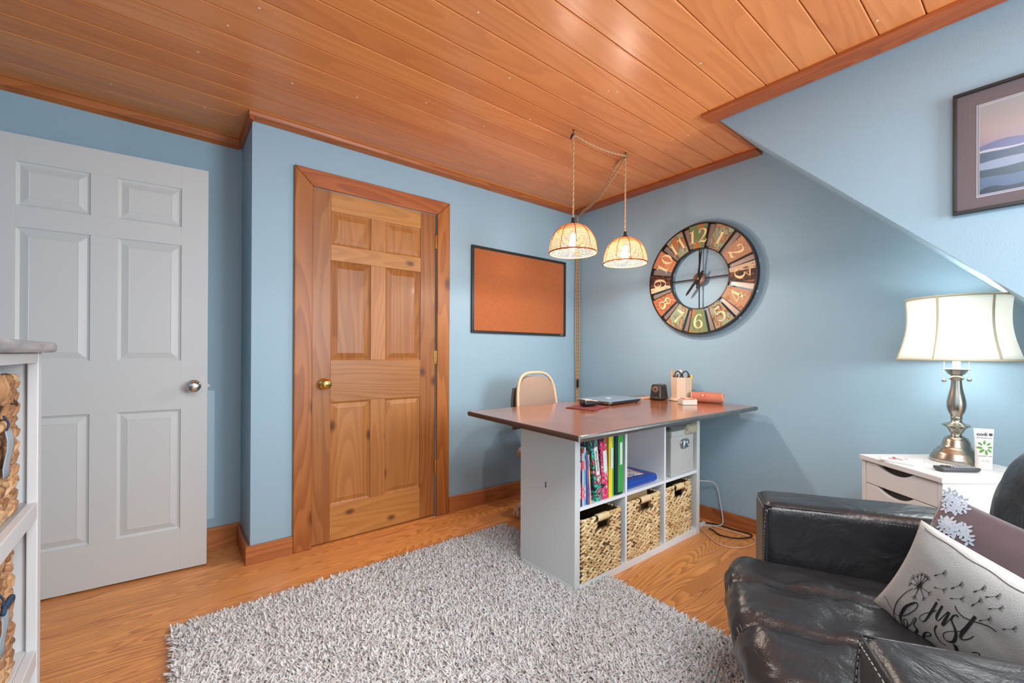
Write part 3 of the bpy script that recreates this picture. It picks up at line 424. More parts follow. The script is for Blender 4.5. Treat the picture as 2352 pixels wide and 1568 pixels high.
# ------------------------------------------------------------ woven baskets
def woven(name, label, loc, rz, W, D, H, mats, rows, per, hole=(.33, .67, .78, .90), faces='FL', group=None, seed=1, rimH=.0, cat='basket'):
    """front at local -y; braided rows of leaf strands on a plain woven liner; handle opening cut in the front"""
    t = thing(name, label, cat, loc, rz, group); rd = random.Random(seed); th = .008
    q = MB(); x0, x1 = -W/2, W/2; hx0, hx1, hz0, hz1 = x0+W*hole[0], x0+W*hole[1], H*hole[2], H*hole[3]
    q.box(x0, x0+th, 0, D, 0, H); q.box(x1-th, x1, 0, D, 0, H); q.box(x0+th, x1-th, D-th, D, 0, H); q.box(x0+th, x1-th, th, D-th, 0, .01)
    q.box(x0+th, hx0, 0, th, 0, H); q.box(hx1, x1-th, 0, th, 0, H); q.box(hx0, hx1, 0, th, 0, hz0); q.box(hx0, hx1, 0, th, hz1, H)
    q.make('liner', mats[1], t)
    b = MB(); rh = H/rows
    def row(face, L_, fn, normal):
        pitch = L_/per if face in 'FB' else L_/max(3, round(per*L_/W))
        nn = int(round(L_/pitch))
        for r in range(rows):
            sg = 1; ph0 = rd.random()
            for i in range(-1, nn+1):
                for hf in (0, 1):
                    u = (i+ph0+.5*hf+rd.uniform(-.08, .08))*pitch; z = (r+(.30 if hf == 0 else .70))*rh+rd.uniform(-.05, .05)*rh
                    if u < -pitch*.1 or u > L_+pitch*.1: continue
                    u = min(L_-pitch*.48, max(pitch*.48, u))
                    if face == 'F' and hx0-x0-pitch*.32 < u < hx1-x0+pitch*.32 and hz0-rh*.30 < z < hz1+.006: continue
                    if face == 'F' and hx0-x0-.01 < u < hx1-x0+.01 and z > hz1: continue
                    an = (rad(24) if hf == 0 else rad(-24))*sg+rd.uniform(-.16, .16)
                    ln = pitch*rd.uniform(.54, .68); hh = rh*rd.uniform(.28, .36); dp = rh*rd.uniform(.26, .34)
                    c = fn(u, z); X = fn(u+1, z)-fn(u, z); Z = Vector((0, 0, 1)); Y = normal
                    A_ = X*cos(an)+Z*sin(an); B_ = Z*cos(an)-X*sin(an)
                    M = Matrix((A_, Y, B_)).transposed()
                    b.ell(c+Y*rd.uniform(0, .003), (ln, dp, hh), 7, 6, tint=min(1, max(0, rd.gauss(.5, .22))), rot=M)
    if 'F' in faces: row('F', W, lambda u, z: Vector((x0+u, 0, z)), Vector((0, -1, 0)))
    if 'L' in faces: row('L', D, lambda u, z: Vector((x0, u, z)), Vector((-1, 0, 0)))
    if 'R' in faces: row('R', D, lambda u, z: Vector((x1, u, z)), Vector((1, 0, 0)))
    # inner side seen over the rim, and the rolled rim itself
    for k in range(int(W/.017)):
        b.ell((x0+.012+k*.017, D-.012, H-.02), (.012, .006, .017), 6, 4, tint=rd.random()*.6)
    for k in range(int(D/.02)):
        b.ell((x1-.006, .012+k*.02, H), (.007, .014, .006), 6, 4, tint=rd.random()); b.ell((x0+.006, .012+k*.02, H), (.007, .014, .006), 6, 4, tint=rd.random())
    for k in range(int(W/.02)):
        if not (hx0-.01 < x0+.01+k*.02 < hx1+.01): b.ell((x0+.01+k*.02, 0, H-.002), (.014, .008, .007), 6, 4, tint=rd.random())
    b.make('weave', mats[0], t, smooth=True, stuff=True)
    g = MB(); nw = 13
    for k in range(nw):  # strands bound round the handle bar
        xx = hx0+(k+.5)*(hx1-hx0)/nw; g.tube([(xx-.001, -.006, hz1-.004), (xx+.001, -.012, (hz1+H)/2), (xx, -.006, H+.004), (xx, th+.004, H+.002), (xx, th+.006, hz1)], (hx1-hx0)/nw*.55, 5, tint=rd.uniform(.45, .8))
    g.make('handle_wrap', mats[0], t, smooth=True)
    return t
STRAW = tinted('water_hyacinth', [(0, rgb(112, 82, 54)), (.16, rgb(190, 152, 100)), (.5, rgb(230, 202, 150)), (1, rgb(246, 228, 186))], rough=.55)
STRAWL = plain('straw_liner', rgb(96, 74, 48), rough=.8, var=.3, vscale=40)
SEAG = tinted('seagrass', [(0, rgb(74, 52, 38)), (.25, rgb(140, 100, 68)), (.6, rgb(178, 134, 94)), (1, rgb(206, 170, 128))], rough=.55)
SEAGL = plain('seagrass_liner', rgb(66, 48, 36), rough=.8, var=.3, vscale=40)

# ------------------------------------------------------------ cube shelf under the desk
BX, BY = 1.458, 1.352; BW, BD, BH = 1.121, .385, .764
shelf = thing('cube_shelf', 'white six-cube shelf unit standing under the brown desk top', 'shelf', (BX, BY, 0))
o_, i_ = .034, .016
cw = (BW-2*o_-2*i_)/3; zb = .034; zm0 = .374; zm1 = .390
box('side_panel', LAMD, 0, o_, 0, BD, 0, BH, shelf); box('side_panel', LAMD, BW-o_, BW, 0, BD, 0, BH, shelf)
box('top_panel', LAM, o_, BW-o_, 0, BD, BH-.034, BH, shelf); box('bottom_panel', LAM, o_, BW-o_, 0, BD, 0, zb, shelf)
xs = [o_, o_+cw, o_+cw+i_, o_+2*cw+i_, o_+2*cw+2*i_, BW-o_]
for a_, b_ in ((1, 2), (3, 4)):
    box('divider', LAM, xs[a_], xs[b_], .001, BD-.001, zb, zm0, shelf); box('divider', LAM, xs[a_], xs[b_], .001, BD-.001, zm1, BH-.034, shelf)
box('middle_shelf', LAM, o_, BW-o_, .001, BD-.001, zm0, zm1, shelf)
q = MB()
for (yy, zz) in ((.19, .46), (.19, .445)): q.box(-.0006, .002, yy, yy+.007, zz, zz+.012)
q.make('peg_hole', DARK, shelf, bevel=0)
q = MB(); q.box(xs[3]-.0006, xs[3], .13, .139, .655, .667); q.make('peg_hole', DARK, shelf)
q = MB(); q.prism([(0-.0012, .015, .0), (-.0012, .37, .0), (-.0012, .37, .034), (-.0012, .015, .034)], (.0011, 0, 0)); q.make('kick_strip', LAM, shelf)
names = ['woven basket in the lower left cube, lid-free and dark inside', 'woven basket in the lower middle cube with papers showing above its rim', 'woven basket in the lower right cube beside the cables']
for k in range(3):
    woven('woven_basket', names[k], (BX+xs[2*k]+cw/2-(.012 if k else .010), BY+.006+(.0, .004, .012)[k], zb+.001), 0, .300-.01*(k == 2), .33, (.288, .298, .296)[k], (STRAW, STRAWL), 14, 7, hole=(.38, .66, .775, .925), faces='FL', group='woven baskets in the cube shelf', seed=11+k)
bd = thing('paper_folder', 'kraft paper folders standing inside the middle woven basket', 'folder', (BX+xs[2]+.02, BY+.035, .05))
box('folder_sheet', plain('kraft', rgb(196, 164, 120), rough=.7), .0, .25, .03, .036, 0, .298, bd); box('folder_sheet', plain('orange_card', rgb(232, 112, 60)), .01, .04, .012, .018, 0, .290, bd); box('folder_sheet', plain('grey_card', rgb(120, 120, 122)), -.004, .015, .01, .015, 0, .292, bd)

# books and binders, upper left cube
zsf = zm1+.001; fy = BY+.012
def binder(name, label, x0, w_, h, d_, cov, spine, tilt=0, y=fy, lab=None, cat='binder', labz=(.40, .75), group=None, edge=None):
    t = thing(name, label, cat, (x0, y, zsf), 0, group); t.rotation_euler = (0, tilt, 0)
    box('cover', cov, 0, .003, 0.004, d_, 0, h, t, bevel=.001); box('cover', cov, w_-.003, w_, 0.004, d_, 0, h, t, bevel=.001)
    q = MB(); k = 8; pts = [(w_*i/k, -.005*sin(pi*i/k), 0) for i in range(k+1)]+[(w_, .004, 0), (0, .004, 0)]
    q.prism(pts, (0, 0, h)); q.make('spine', spine, t, bevel=.0005)
    box('pages', plain('page_block', rgb(238, 236, 228), rough=.8), .0035, w_-.0035, .01, d_-.01, .006, h-.012, t, bevel=0)
    if lab: box('label', plain('label_paper', rgb(240, 240, 240), rough=.6), w_*.22, w_*.80, -.0068, -.0045, h*labz[0], h*labz[1], t, bevel=0)
    return t
FLORT = patchy('floral_teal_print', [(.28, rgb(44, 58, 66)), (.42, rgb(70, 190, 170)), (.50, rgb(50, 66, 74)), (.545, rgb(226, 92, 120)), (.60, rgb(150, 220, 190)), (.66, rgb(240, 210, 150))], scale=24, detail=2)
FLORP = patchy('floral_pink_print', [(.3, rgb(40, 34, 44)), (.42, rgb(222, 62, 110)), (.50, rgb(238, 120, 158)), (.535, rgb(200, 40, 92)), (.59, rgb(240, 236, 240)), (.63, rgb(226, 60, 104))], scale=22, detail=1.5)
GREEN = plain('green_vinyl', rgb(70, 170, 82), rough=.35); NAVY = plain('dark_teal_vinyl', rgb(26, 52, 66), rough=.35); YEL = plain('yellow_vinyl', rgb(238, 226, 62), rough=.4)
x = BX+o_
def mag(label, x0, w_, h, col, tilt=0, col2=None, d_=.24, dy=0):
    m = plain('cover_print', col, rough=.35) if not col2 else patchy('cover_print', [(.4, col), (.5, col2), (.58, col)], scale=30, stretch=(1, 1, .4))
    t = thing('magazine', label, 'magazine', (x0, fy+dy, zsf), 0, 'magazines in the upper left cube'); t.rotation_euler = (0, tilt, 0)
    box('spine', m, 0, w_, 0, .0012, 0, h, t, bevel=0); box('cover', m, 0, .0008, .001, d_, 0, h, t, bevel=0); box('cover', m, w_-.0008, w_, .001, d_, 0, h, t, bevel=0)
    box('pages', plain('page_block', rgb(238, 236, 228), rough=.8), .0008, w_-.0008, .0014, d_-.002, .002, h-.002, t, bevel=0)
mag('tall navy folder against the left side of the cube', x+.002, .014, .315, rgb(28, 32, 50), d_=.27, dy=.02)
mag('tall pale pink magazine behind the short ones', x+.0165, .009, .300, rgb(226, 180, 200), d_=.27, dy=.014)
mag('short lilac magazine at the far left of the row', x+.001, .012, .205, rgb(176, 160, 206), col2=rgb(240, 240, 246), d_=.2, dy=-.004)
mag('short magazine with a red and black spine', x+.0135, .010, .208, rgb(30, 30, 42), col2=rgb(214, 40, 60), d_=.2, dy=-.004)
mag('pale grey and pink magazine with curly lettering', x+.026, .009, .245, rgb(214, 208, 216), col2=rgb(226, 120, 150), d_=.23, dy=-.002)
mag('turquoise magazine with an orange foot', x+.0355, .008, .262, rgb(112, 210, 216), col2=rgb(230, 110, 50), d_=.23)
mag('pale blue magazine with a white band', x+.044, .008, .270, rgb(120, 176, 214), col2=rgb(236, 240, 244), d_=.23)
mag('royal blue magazine next to the purple book', x+.0525, .007, .255, rgb(72, 104, 184), d_=.23)
mag('purple paperback leaning right', x+.062, .014, .235, rgb(132, 104, 170), tilt=-.06, col2=rgb(80, 90, 160), d_=.2, dy=-.006)
mag('thin yellow and pink notebook leaning right', x+.0775, .008, .236, rgb(240, 220, 120), tilt=-.07, col2=rgb(240, 160, 170), d_=.2, dy=-.006)
t = binder('ring_binder', 'teal floral ring binder leaning left with a handwritten label', BX+o_+.128, .050, .300, .27, FLORT, FLORT, tilt=-.155)
box('label', plain('white_label', rgb(244, 244, 242), rough=.5), .014, .037, -.0072, -.005, .125, .262, t, bevel=0)
def text(parent, s, m, size, loc, rot, name='lettering', ext=.0003, ax='CENTER', bold=0, sx=1):
    c = bpy.data.curves.new(name, 'FONT'); c.body = s; c.size = size; c.extrude = ext; c.align_x = ax; c.align_y = 'CENTER'; c.offset = bold; c.resolution_u = 3
    o = bpy.data.objects.new(name, c); me = bpy.data.meshes.new_from_object(o); bpy.data.objects.remove(o); o = bpy.data.objects.new(name, me); COL.objects.link(o)
    me.materials.clear(); me.materials.append(m); o.location = loc; o.rotation_euler = rot; o.parent = parent; o.scale = (sx, 1, 1); return o
INK = plain('black_ink', rgb(22, 22, 24), rough=.7)
text(t, 'Guin/Hilla Finish', INK, .0165, (.0255, -.0074, .194), (pi/2, -pi/2, 0), sx=.95, bold=.0002)
binder('ring_binder', 'pink rose-print ring binder with a white spine label', BX+o_+.176, .046, .312, .27, FLORP, FLORP, tilt=-.075, lab=True, labz=(.42, .76))
binder('ring_binder', 'slim yellow ring binder between the pink and green ones', BX+o_+.222, .030, .313, .27, YEL, YEL, lab=True, labz=(.45, .78))
binder('ring_binder', 'thin green folder standing beside the yellow binder', BX+o_+.2535, .016, .308, .27, GREEN, GREEN, y=fy+.006)
t = binder('ring_binder', 'wide green ring binder with a dark teal edge at the right of the cube', BX+o_+.272, .062, .312, .27, NAVY, NAVY)
box('spine_sleeve', GREEN, .016, .058, -.0062, -.0035, .012, .300, t, bevel=.004); box('label', plain('label_paper', rgb(240, 240, 240)), .030, .048, -.0072, -.006, .150, .262, t, bevel=0)

# upper middle cube: blue binder lying flat with papers and a cable
t = thing('blue_binder', 'royal blue ring binder lying flat in the upper middle cube', 'binder', (BX+xs[2]+.012, BY+.012, zsf), rad(1))
BLU = plain('blue_vinyl', rgb(30, 74, 170), rough=.3)
q = MB(); q.box(0, .285, .02, .25, 0, .003); q.make('cover', BLU, t); q = MB(); q.box(0, .285, .02, .25, .040, .043); q.make('cover', BLU, t)
q = MB(); q.prism([(0, .02+(-.018)*sin(pi*i/10), .043*(1-cos(pi*i/10))/2) for i in range(11)], (.285, 0, 0)); q.make('spine', BLU, t, bevel=.001)
box('pages', plain('page_block', rgb(238, 236, 228)), .004, .27, .03, .245, .0035, .030, t, bevel=0)
PRT = patchy('printed_cover', [(.35, rgb(226, 228, 232)), (.47, rgb(240, 150, 130)), (.52, rgb(232, 232, 236)), (.58, rgb(70, 150, 150)), (.62, rgb(225, 226, 230))], scale=14, detail=2)
t2 = box('booklet', PRT, 0, .20, 0, .15, 0, .004, None); tag(t2, 'coral and teal printed booklet lying on the blue binder', 'booklet', loc=(BX+xs[2]+.02, BY+.075, zsf+.046), rz=rad(-6))
t2 = box('booklet', plain('aqua_cover', rgb(150, 196, 214)), 0, .12, 0, .16, 0, .006, None); tag(t2, 'pale blue booklet at the back of the upper middle cube', 'booklet', loc=(BX+xs[2]+.035, BY+.12, zsf+.053), rz=rad(9))
q = MB(); q.tube(catmull([(BX+xs[2]+.004, BY+.25, .62), (BX+xs[2]+.03, BY+.2, .56), (BX+xs[2]+.022, BY+.12, .50), (BX+xs[2]+.012, BY+.08, .46), (BX+xs[2]+.05, BY+.09, .45), (BX+xs[2]+.085, BY+.13, .452)], 6), .0022, 6)
tag(q.make('charging_cable', BLACK, smooth=True), 'thin black cable hanging in the upper middle cube', 'cable')
q = MB(); q.tube(catmull([(BX+xs[2]+.004, BY+.03, .395), (BX+xs[2]+.006, BY+.005, .41), (BX+xs[2]+.02, BY-.004, .405), (BX+xs[2]+.012, BY+.002, .393)], 6), .005, 6)

# upper right cube: grey fabric box
t = thing('storage_box', 'light grey linen storage box with a metal pull in the upper right cube', 'storage box', (BX+xs[4]+.068, BY+.004, zsf)); FAB = plain('grey_linen', rgb(188, 190, 188), rough=.9, bump=.6, bscale=420, var=.10, vscale=160)
box('body', FAB, 0, .248, .006, .34, 0, .232, t, bevel=.004); box('lid', FAB, -.005, .253, 0, .345, .228, .262, t, bevel=.005)
q = MB()
def oval(a, b_, n=28, p=3.2): return [(a*math.copysign(abs(cos(2*pi*i/n))**(2/p), cos(2*pi*i/n)), b_*math.copysign(abs(sin(2*pi*i/n))**(2/p), sin(2*pi*i/n))) for i in range(n)]
q.tube([(.142+u, .003, .178+v) for u, v in oval(.042, .024)], .006, 8, closed=True); q.make('pull_ring', CHROME, t, smooth=True)
q = MB(); q.prism([(.142+u, .0055, .178+v) for u, v in oval(.038, .020)], (0, -.0012, 0)); q.make('pull_opening', patchy('pull_inside', [(.4, rgb(60, 74, 84)), (.52, rgb(150, 166, 176)), (.60, rgb(232, 236, 238))], scale=30, detail=1), t)
t = thing('paper_stack', 'crumpled papers pushed in on top of the grey linen box', 'papers', (BX+xs[4]+.05, BY-.004, zsf+.264)); PAP = plain('paper', rgb(200, 203, 206), rough=.7)
for k in range(10):
    q = MB(); nn = 8; vs = []; rr = random.Random(k)
    for i in range(nn+1):
        for j in range(4): vs.append((.20*i/nn+rr.uniform(0, .004), .08*j, .004*k+.006*sin(i*.9+k)*(.6+.2*j)*.5+.004))
    q.add(vs, [(i*4+j, i*4+j+1, (i+1)*4+j+1, (i+1)*4+j) for i in range(nn) for j in range(3)]); q.make('sheet', PAP, t, smooth=True)
t = thing('cloth_pouch', 'crumpled beige cloth pouch poking out beside the papers', 'pouch', (BX+xs[4]+.262, BY-.006, zsf+.262))
vs, fs = rbox(.12, .11, .062, .028, 6, lambda p, n_: p+n_*.010*noise.noise(p*38)+n_*.004*noise.noise(p*90), c=(0, .04, 0)); q = MB(); q.add(vs, fs); q.make('cloth', plain('beige_cloth', rgb(176, 172, 152), rough=.9, bump=.3), t, smooth=True)
q = MB(); q.box(xs[5]-.002, xs[5]-.0005, .004, .030, .05, .125); q.make('sticker', plain('sticker', rgb(210, 210, 205)), shelf)

# ------------------------------------------------------------ desk top
DZ = .79
t = thing('desk_top', 'brown leather-look desk top with a dark worn edge laid on the cube shelf', 'desk', (0, 0, 0))
C4 = [(1.22, 1.11), (2.765, 1.098), (2.805, 1.93), (1.272, 1.95)]
q = MB(); q.prism([(x_, y_, DZ-.003) for x_, y_ in C4], (0, 0, .003)); q.make('surface', DESKM, t)
q = MB(); q.prism([(x_, y_, DZ-.024) for x_, y_ in C4], (0, 0, .0208)); q.make('board', DEDGE, t, bevel=.003)
def edge(a, b_, m, nm='edge_band'):
    a, b_ = Vector((*a, 0)), Vector((*b_, 0)); d = (b_-a).normalized(); n_ = Vector((d.y, -d.x, 0)); q = MB()
    pr = [(0, DZ+.0005), (.006, DZ-.002), (.0085, DZ-.010), (.006, DZ-.021), (0, DZ-.0245)]
    q.prism([a+n_*u+Vector((0, 0, z)) for u, z in pr], b_-a); q.make(nm, m, t, bevel=.0008)
edge(C4[0], C4[1], DEDGE2); edge(C4[3], C4[0], DEDGE); edge(C4[2], C4[3], DEDGE)
q = MB(); q.tube([(C4[0][0]-.004, C4[0][1]-.004, DZ-.024), (C4[0][0]-.004, C4[0][1]-.004, DZ)], .006, 10); q.make('corner_guard', CHROME, t, smooth='auto')
q = MB()   # two plain legs at the wall end, hidden behind the shelf
for (x_, y_) in ((2.74, 1.88), (1.62, 1.88)): q.lathe([(.02, 0), (.02, DZ-.024)], 12, c=(x_, y_, 0)); q.make('leg', WHITE, t, smooth='auto'); q = MB()

# things on the desk
t = thing('mouse_pad', 'dark red mouse pad on the brown desk', 'mouse pad', (0, 0, DZ+.0005))
q = MB(); q.prism([(1.785, 1.73, 0), (1.815, 1.545, 0), (2.03, 1.615, 0), (2.00, 1.79, 0)], (0, 0, .004)); q.make('pad', plain('maroon_pad', rgb(112, 40, 44), rough=.6, bump=.2), t, bevel=.001)
t = thing('computer_mouse', 'black and pale grey computer mouse on the red pad', 'mouse', (1.936, 1.685, DZ+.005), rad(-18))
def md_(p, n_): return Vector((p.x, p.y*(1-.15*(p.x/.05)), p.z*(1.0-.35*max(0, p.x/.05))*(1 if p.z > 0 else .9)))
vs, fs = rbox(.105, .062, .036, .017, 6, md_, c=(0, 0, .0185)); q = MB(); q.add(vs, fs); q.make('body', BLACK, t, smooth=True)
vs, fs = rbox(.088, .045, .012, .0058, 6, lambda p, n_: Vector((p.x, p.y, p.z-.16*p.x-1.2*p.x*p.x)), c=(.004, 0, .033)); q = MB(); q.add(vs, fs); q.make('top_shell', plain('mouse_grey', rgb(206, 186, 172), rough=.35), t, smooth=True)
q = MB(); q.lathe([(.006, -.003), (.006, .003)], 12, c=(.030, 0, .031), axis='Y'); q.make('scroll_wheel', BLACK, t)
t = thing('laptop', 'closed steel-blue laptop on the brown desk', 'laptop', (2.065, 1.645, DZ+.001), rad(3))
SILB = plain('laptop_lid', rgb(140, 164, 184), rough=.32, metal=.3)
box('base', plain('laptop_base', rgb(112, 88, 78), rough=.4, metal=.2), 0, .36, 0, .235, .006, .016, t, bevel=.003); box('lid', SILB, 0, .36, .0, .235, .0175, .0255, t, bevel=.003)
box('hinge_bar', BLACK, .03, .33, -.004, .010, .004, .019, t, bevel=.002); box('hinge_cap', CHROME, .005, .03, -.003, .008, .008, .0175, t, bevel=.001); box('hinge_cap', CHROME, .33, .356, -.003, .008, .008, .0175, t, bevel=.001)
for (x_, y_) in ((.03, .02), (.33, .02), (.03, .21), (.33, .21)): q = MB(); q.lathe([(.008, 0), (.008, .007)], 10, c=(x_, y_, 0)); q.make('foot', BLACK, t)
q = MB(); q.tube([(.165+.018*cos(a), .12+.018*sin(a), .0258) for a in [i*2*pi/20 for i in range(20)]], .0012, 5, closed=True); q.box(.158, .160, .110, .132, .0256, .0263); q.box(.170, .172, .108, .128, .0256, .0263); q.make('lid_emblem', plain('emblem', rgb(228, 232, 236), rough=.3, metal=.3), t)
q = MB()
for k in range(3): q.box(-.0008, .0005, .04+k*.032, .058+k*.032, .009, .0135)
q.make('port', DARK, t)
t = thing('pencil_sharpener', 'black electric pencil sharpener left of the pencil holder', 'sharpener', (2.625, 1.665, DZ+.001), rad(-82))
vs, fs = rbox(.075, .115, .105, .014, 6, lambda p, n_: Vector((p.x*(1-.10*(p.z/.05)), p.y*(1-.12*(p.z/.05)), p.z)), c=(0, 0, .0525)); q = MB(); q.add(vs, fs); q.make('housing', plain('smoked_plastic', rgb(52, 42, 38), rough=.25), t, smooth=True)
q = MB(); q.lathe([(.022, -.0535), (.022, -.060), (.016, -.0625), (.006, -.0625), (.005, -.055)], 24, c=(0, 0, .073), axis='Y', cap=False); q.make('entry_ring', plain('bronze_ring', rgb(120, 92, 76), rough=.4), t, smooth='auto')
q = MB(); q.lathe([(.006, -.0560), (.006, -.0575)], 12, c=(0, 0, .073), axis='Y'); q.make('entry_hole', DARK, t)
text(t, 'X-ACTO', plain('white_print', rgb(210, 205, 200)), .013, (-.002, -.0620, .014), (pi/2, 0, 0), bold=.0003)
# pencil holder: eight-sided cup on a round turntable
PX, PY = 2.70, 1.545
t = thing('pencil_holder', 'beige eight-sided pencil holder on a round base', 'pencil holder', (PX, PY, DZ+.001), rad(6))
PEACH = plain('beige_plastic', rgb(222, 198, 172), rough=.45)
q = MB(); q.lathe([(.076, 0), (.078, .003), (.078, .008), (.072, .0105), (.072, .015), (.070, .017)], 40); q.make('turntable', PEACH, t, smooth='auto')
q = MB(); q.lathe([(.066, .017), (.070, .155), (.0665, .156), (.063, .022)], 8, cap=False); q.lathe([(.064, .0172), (.064, .021)], 8); q.make('cup', PEACH, t, bevel=.001)
def stick(name, label, cat, x_, y_, h, r, m, tipm=None, tipl=.012, lean=(0, 0), n=6):
    o = thing(name, label, cat, (PX+x_, PY+y_, DZ+.024), 0, 'pens and tools in the pencil holder'); d = Vector((lean[0], lean[1], 1)).normalized()
    q = MB(); q.tube([(0, 0, 0), d*(h-tipl)], r, n); q.make('barrel', m, o, smooth='auto'); q = MB(); q.tube([d*(h-tipl), d*(h-tipl*.2), d*h], [r*1.05, r*1.0, r*.6], n); q.make('tip', tipm or m, o, smooth='auto'); return o
YP = plain('pencil_yellow', rgb(240, 186, 72), rough=.4); ER = plain('pencil_ferrule', rgb(196, 176, 140), rough=.35, metal=.5); OR_ = plain('orange_cap', rgb(235, 84, 40), rough=.4)
stick('pencil', 'yellow pencil at the left of the holder', 'pencil', -.034, .042, .185, .0038, YP, ER, lean=(-.02, .05)); stick('pencil', 'yellow pencil second from the left in the holder', 'pencil', -.018, .032, .188, .0038, YP, ER, lean=(-.04, .02))
stick('marker_pen', 'black marker in the holder with a green band', 'marker', .018, -.038, .155, .006, plain('marker_green', rgb(60, 170, 90)), BLACK, tipl=.03, lean=(.02, -.02), n=10)
stick('marker_pen', 'orange capped marker at the right of the holder', 'marker', .034, -.030, .150, .007, plain('marker_red', rgb(220, 60, 40)), OR_, tipl=.03, lean=(.02, -.03), n=10)
stick('highlighter', 'yellow highlighter at the far right of the holder', 'highlighter', .044, -.042, .148, .007, YP, plain('hl_yellow', rgb(250, 214, 60)), tipl=.03, lean=(.02, -.02), n=10)
stick('pen', 'dark blue pen lying low at the left rim of the holder', 'pen', -.028, .012, .152, .0045, plain('navy_pen', rgb(36, 44, 80)), BLACK, tipl=.03, n=8); stick('pen', 'red topped pen leaning at the left rim', 'pen', -.044, .022, .150, .0045, BLACK, plain('red_top', rgb(200, 40, 50)), tipl=.01, lean=(-.05, .03), n=8)
stick('brush', 'pale wooden stick with a round cream head in the holder', 'brush', -.002, .004, .182, .010, plain('cream_stick', rgb(236, 214, 184)), plain('cream_stick2', rgb(240, 222, 196)), tipl=.02, lean=(0, 0), n=12)
sc = thing('scissors', 'scissors with dark purple loop handles standing in the holder', 'scissors', (PX, PY, DZ+.024), rad(-50)); PUR = plain('scissor_handle', rgb(44, 38, 62), rough=.4)
for sgn in (-1, 1):
    q = MB(); q.tube([(sgn*.0235+.019*cos(a), -.012, .148+.024*sin(a)) for a in [i*2*pi/20 for i in range(20)]], .0042, 7, closed=True); q.tube([(sgn*.010, -.012, .130), (sgn*.002, -.012, .095)], .004, 7); q.make('handle', PUR, sc, smooth=True)
    q = MB(); q.prism([(sgn*.002, -.0125, .10), (sgn*.008, -.0125, .09), (0, -.0125, .0)], (0, .0015, 0)); q.make('blade', CHROME, sc)
t = thing('note_box', 'small white box of paper notes with a red printed top, in front of the holder', 'box', (2.525, 1.405, DZ+.001), rad(-37))
box('tray', plain('note_tray', rgb(222, 214, 196), rough=.5), -.045, .045, -.04, .04, 0, .030, t, bevel=.002)
for k, (c_, a_) in enumerate(((rgb(240, 232, 222), .1), (rgb(232, 84, 52), -.12), (rgb(236, 200, 180), .25))):
    q = MB(); z = .0305+.0022*k; s_ = .042-.008*k
    q.add([(-s_, -s_, z), (s_, -s_*.9, z+.002), (s_*1.2, s_, z+.001), (-s_, s_, z+.004), (-s_, -s_, z+.0012), (s_, -s_*.9, z+.0032), (s_*1.2, s_, z+.0022), (-s_, s_, z+.0052)], [(0, 3, 2, 1), (4, 5, 6, 7), (0, 1, 5, 4), (1, 2, 6, 5), (2, 3, 7, 6), (3, 0, 4, 7)]); o = q.make('note_sheet', plain('note_paper', c_), t); o.rotation_euler = (0, 0, a_)
t = thing('portable_speaker', 'coral pink cylindrical speaker lying at the right of the desk', 'speaker', (2.715, 1.375, DZ+.034), rad(-72))
CORAL = plain('coral_mesh', rgb(206, 128, 104), rough=.8, bump=.8, bscale=900)
q = MB(); q.lathe([(.030, -.088), (.0335, -.080), (.034, 0), (.0335, .080), (.030, .088)], 32, axis='X'); q.make('grille', CORAL, t, smooth='auto')
for sg in (-1, 1):
    q = MB(); q.lathe([(.030, sg*.088), (.030, sg*.094), (.026, sg*.096), (.023, sg*.089), (.001, sg*.0885)], 28, axis='X', cap=False); q.make('end_ring', plain('coral_ring', rgb(222, 150, 124), rough=.4), t, smooth='auto')
    q = MB(); q.lathe([(.0225, sg*.0888), (.0225, sg*.0905), (.001, sg*.0915)], 24, axis='X', cap=False); q.make('bass_disc', plain('speaker_disc', rgb(66, 48, 44), rough=.5), t, smooth='auto')
bdg = box('badge', plain('badge_red', rgb(228, 62, 40), rough=.4), -.014, .014, -.0012, .0012, -.008, .008, t, bevel=.001); bdg.location = (-.02, -.0315, .0135); bdg.rotation_euler = (rad(-22), 0, 0)
text(t, 'JBL', plain('badge_white', rgb(250, 240, 225)), .011, (-.02, -.0331, .0140), (pi/2-rad(22), 0, 0), bold=.0004)
for k, (x_, y_, w_, h_, a_) in enumerate(((2.60, 1.775, .13, .07, -.5), (2.66, 1.735, .09, .055, -.2))):
    o = box('note_card', plain('peach_card', rgb(236, 190, 158), rough=.5), -w_/2, w_/2, -h_/2, h_/2, 0, .006, None, bevel=.001); tag(o, ('peach-coloured card lying behind the laptop', 'small peach card beside the pencil sharpener')[k], 'card', loc=(x_, y_, DZ+.001+.007*k), rz=a_)

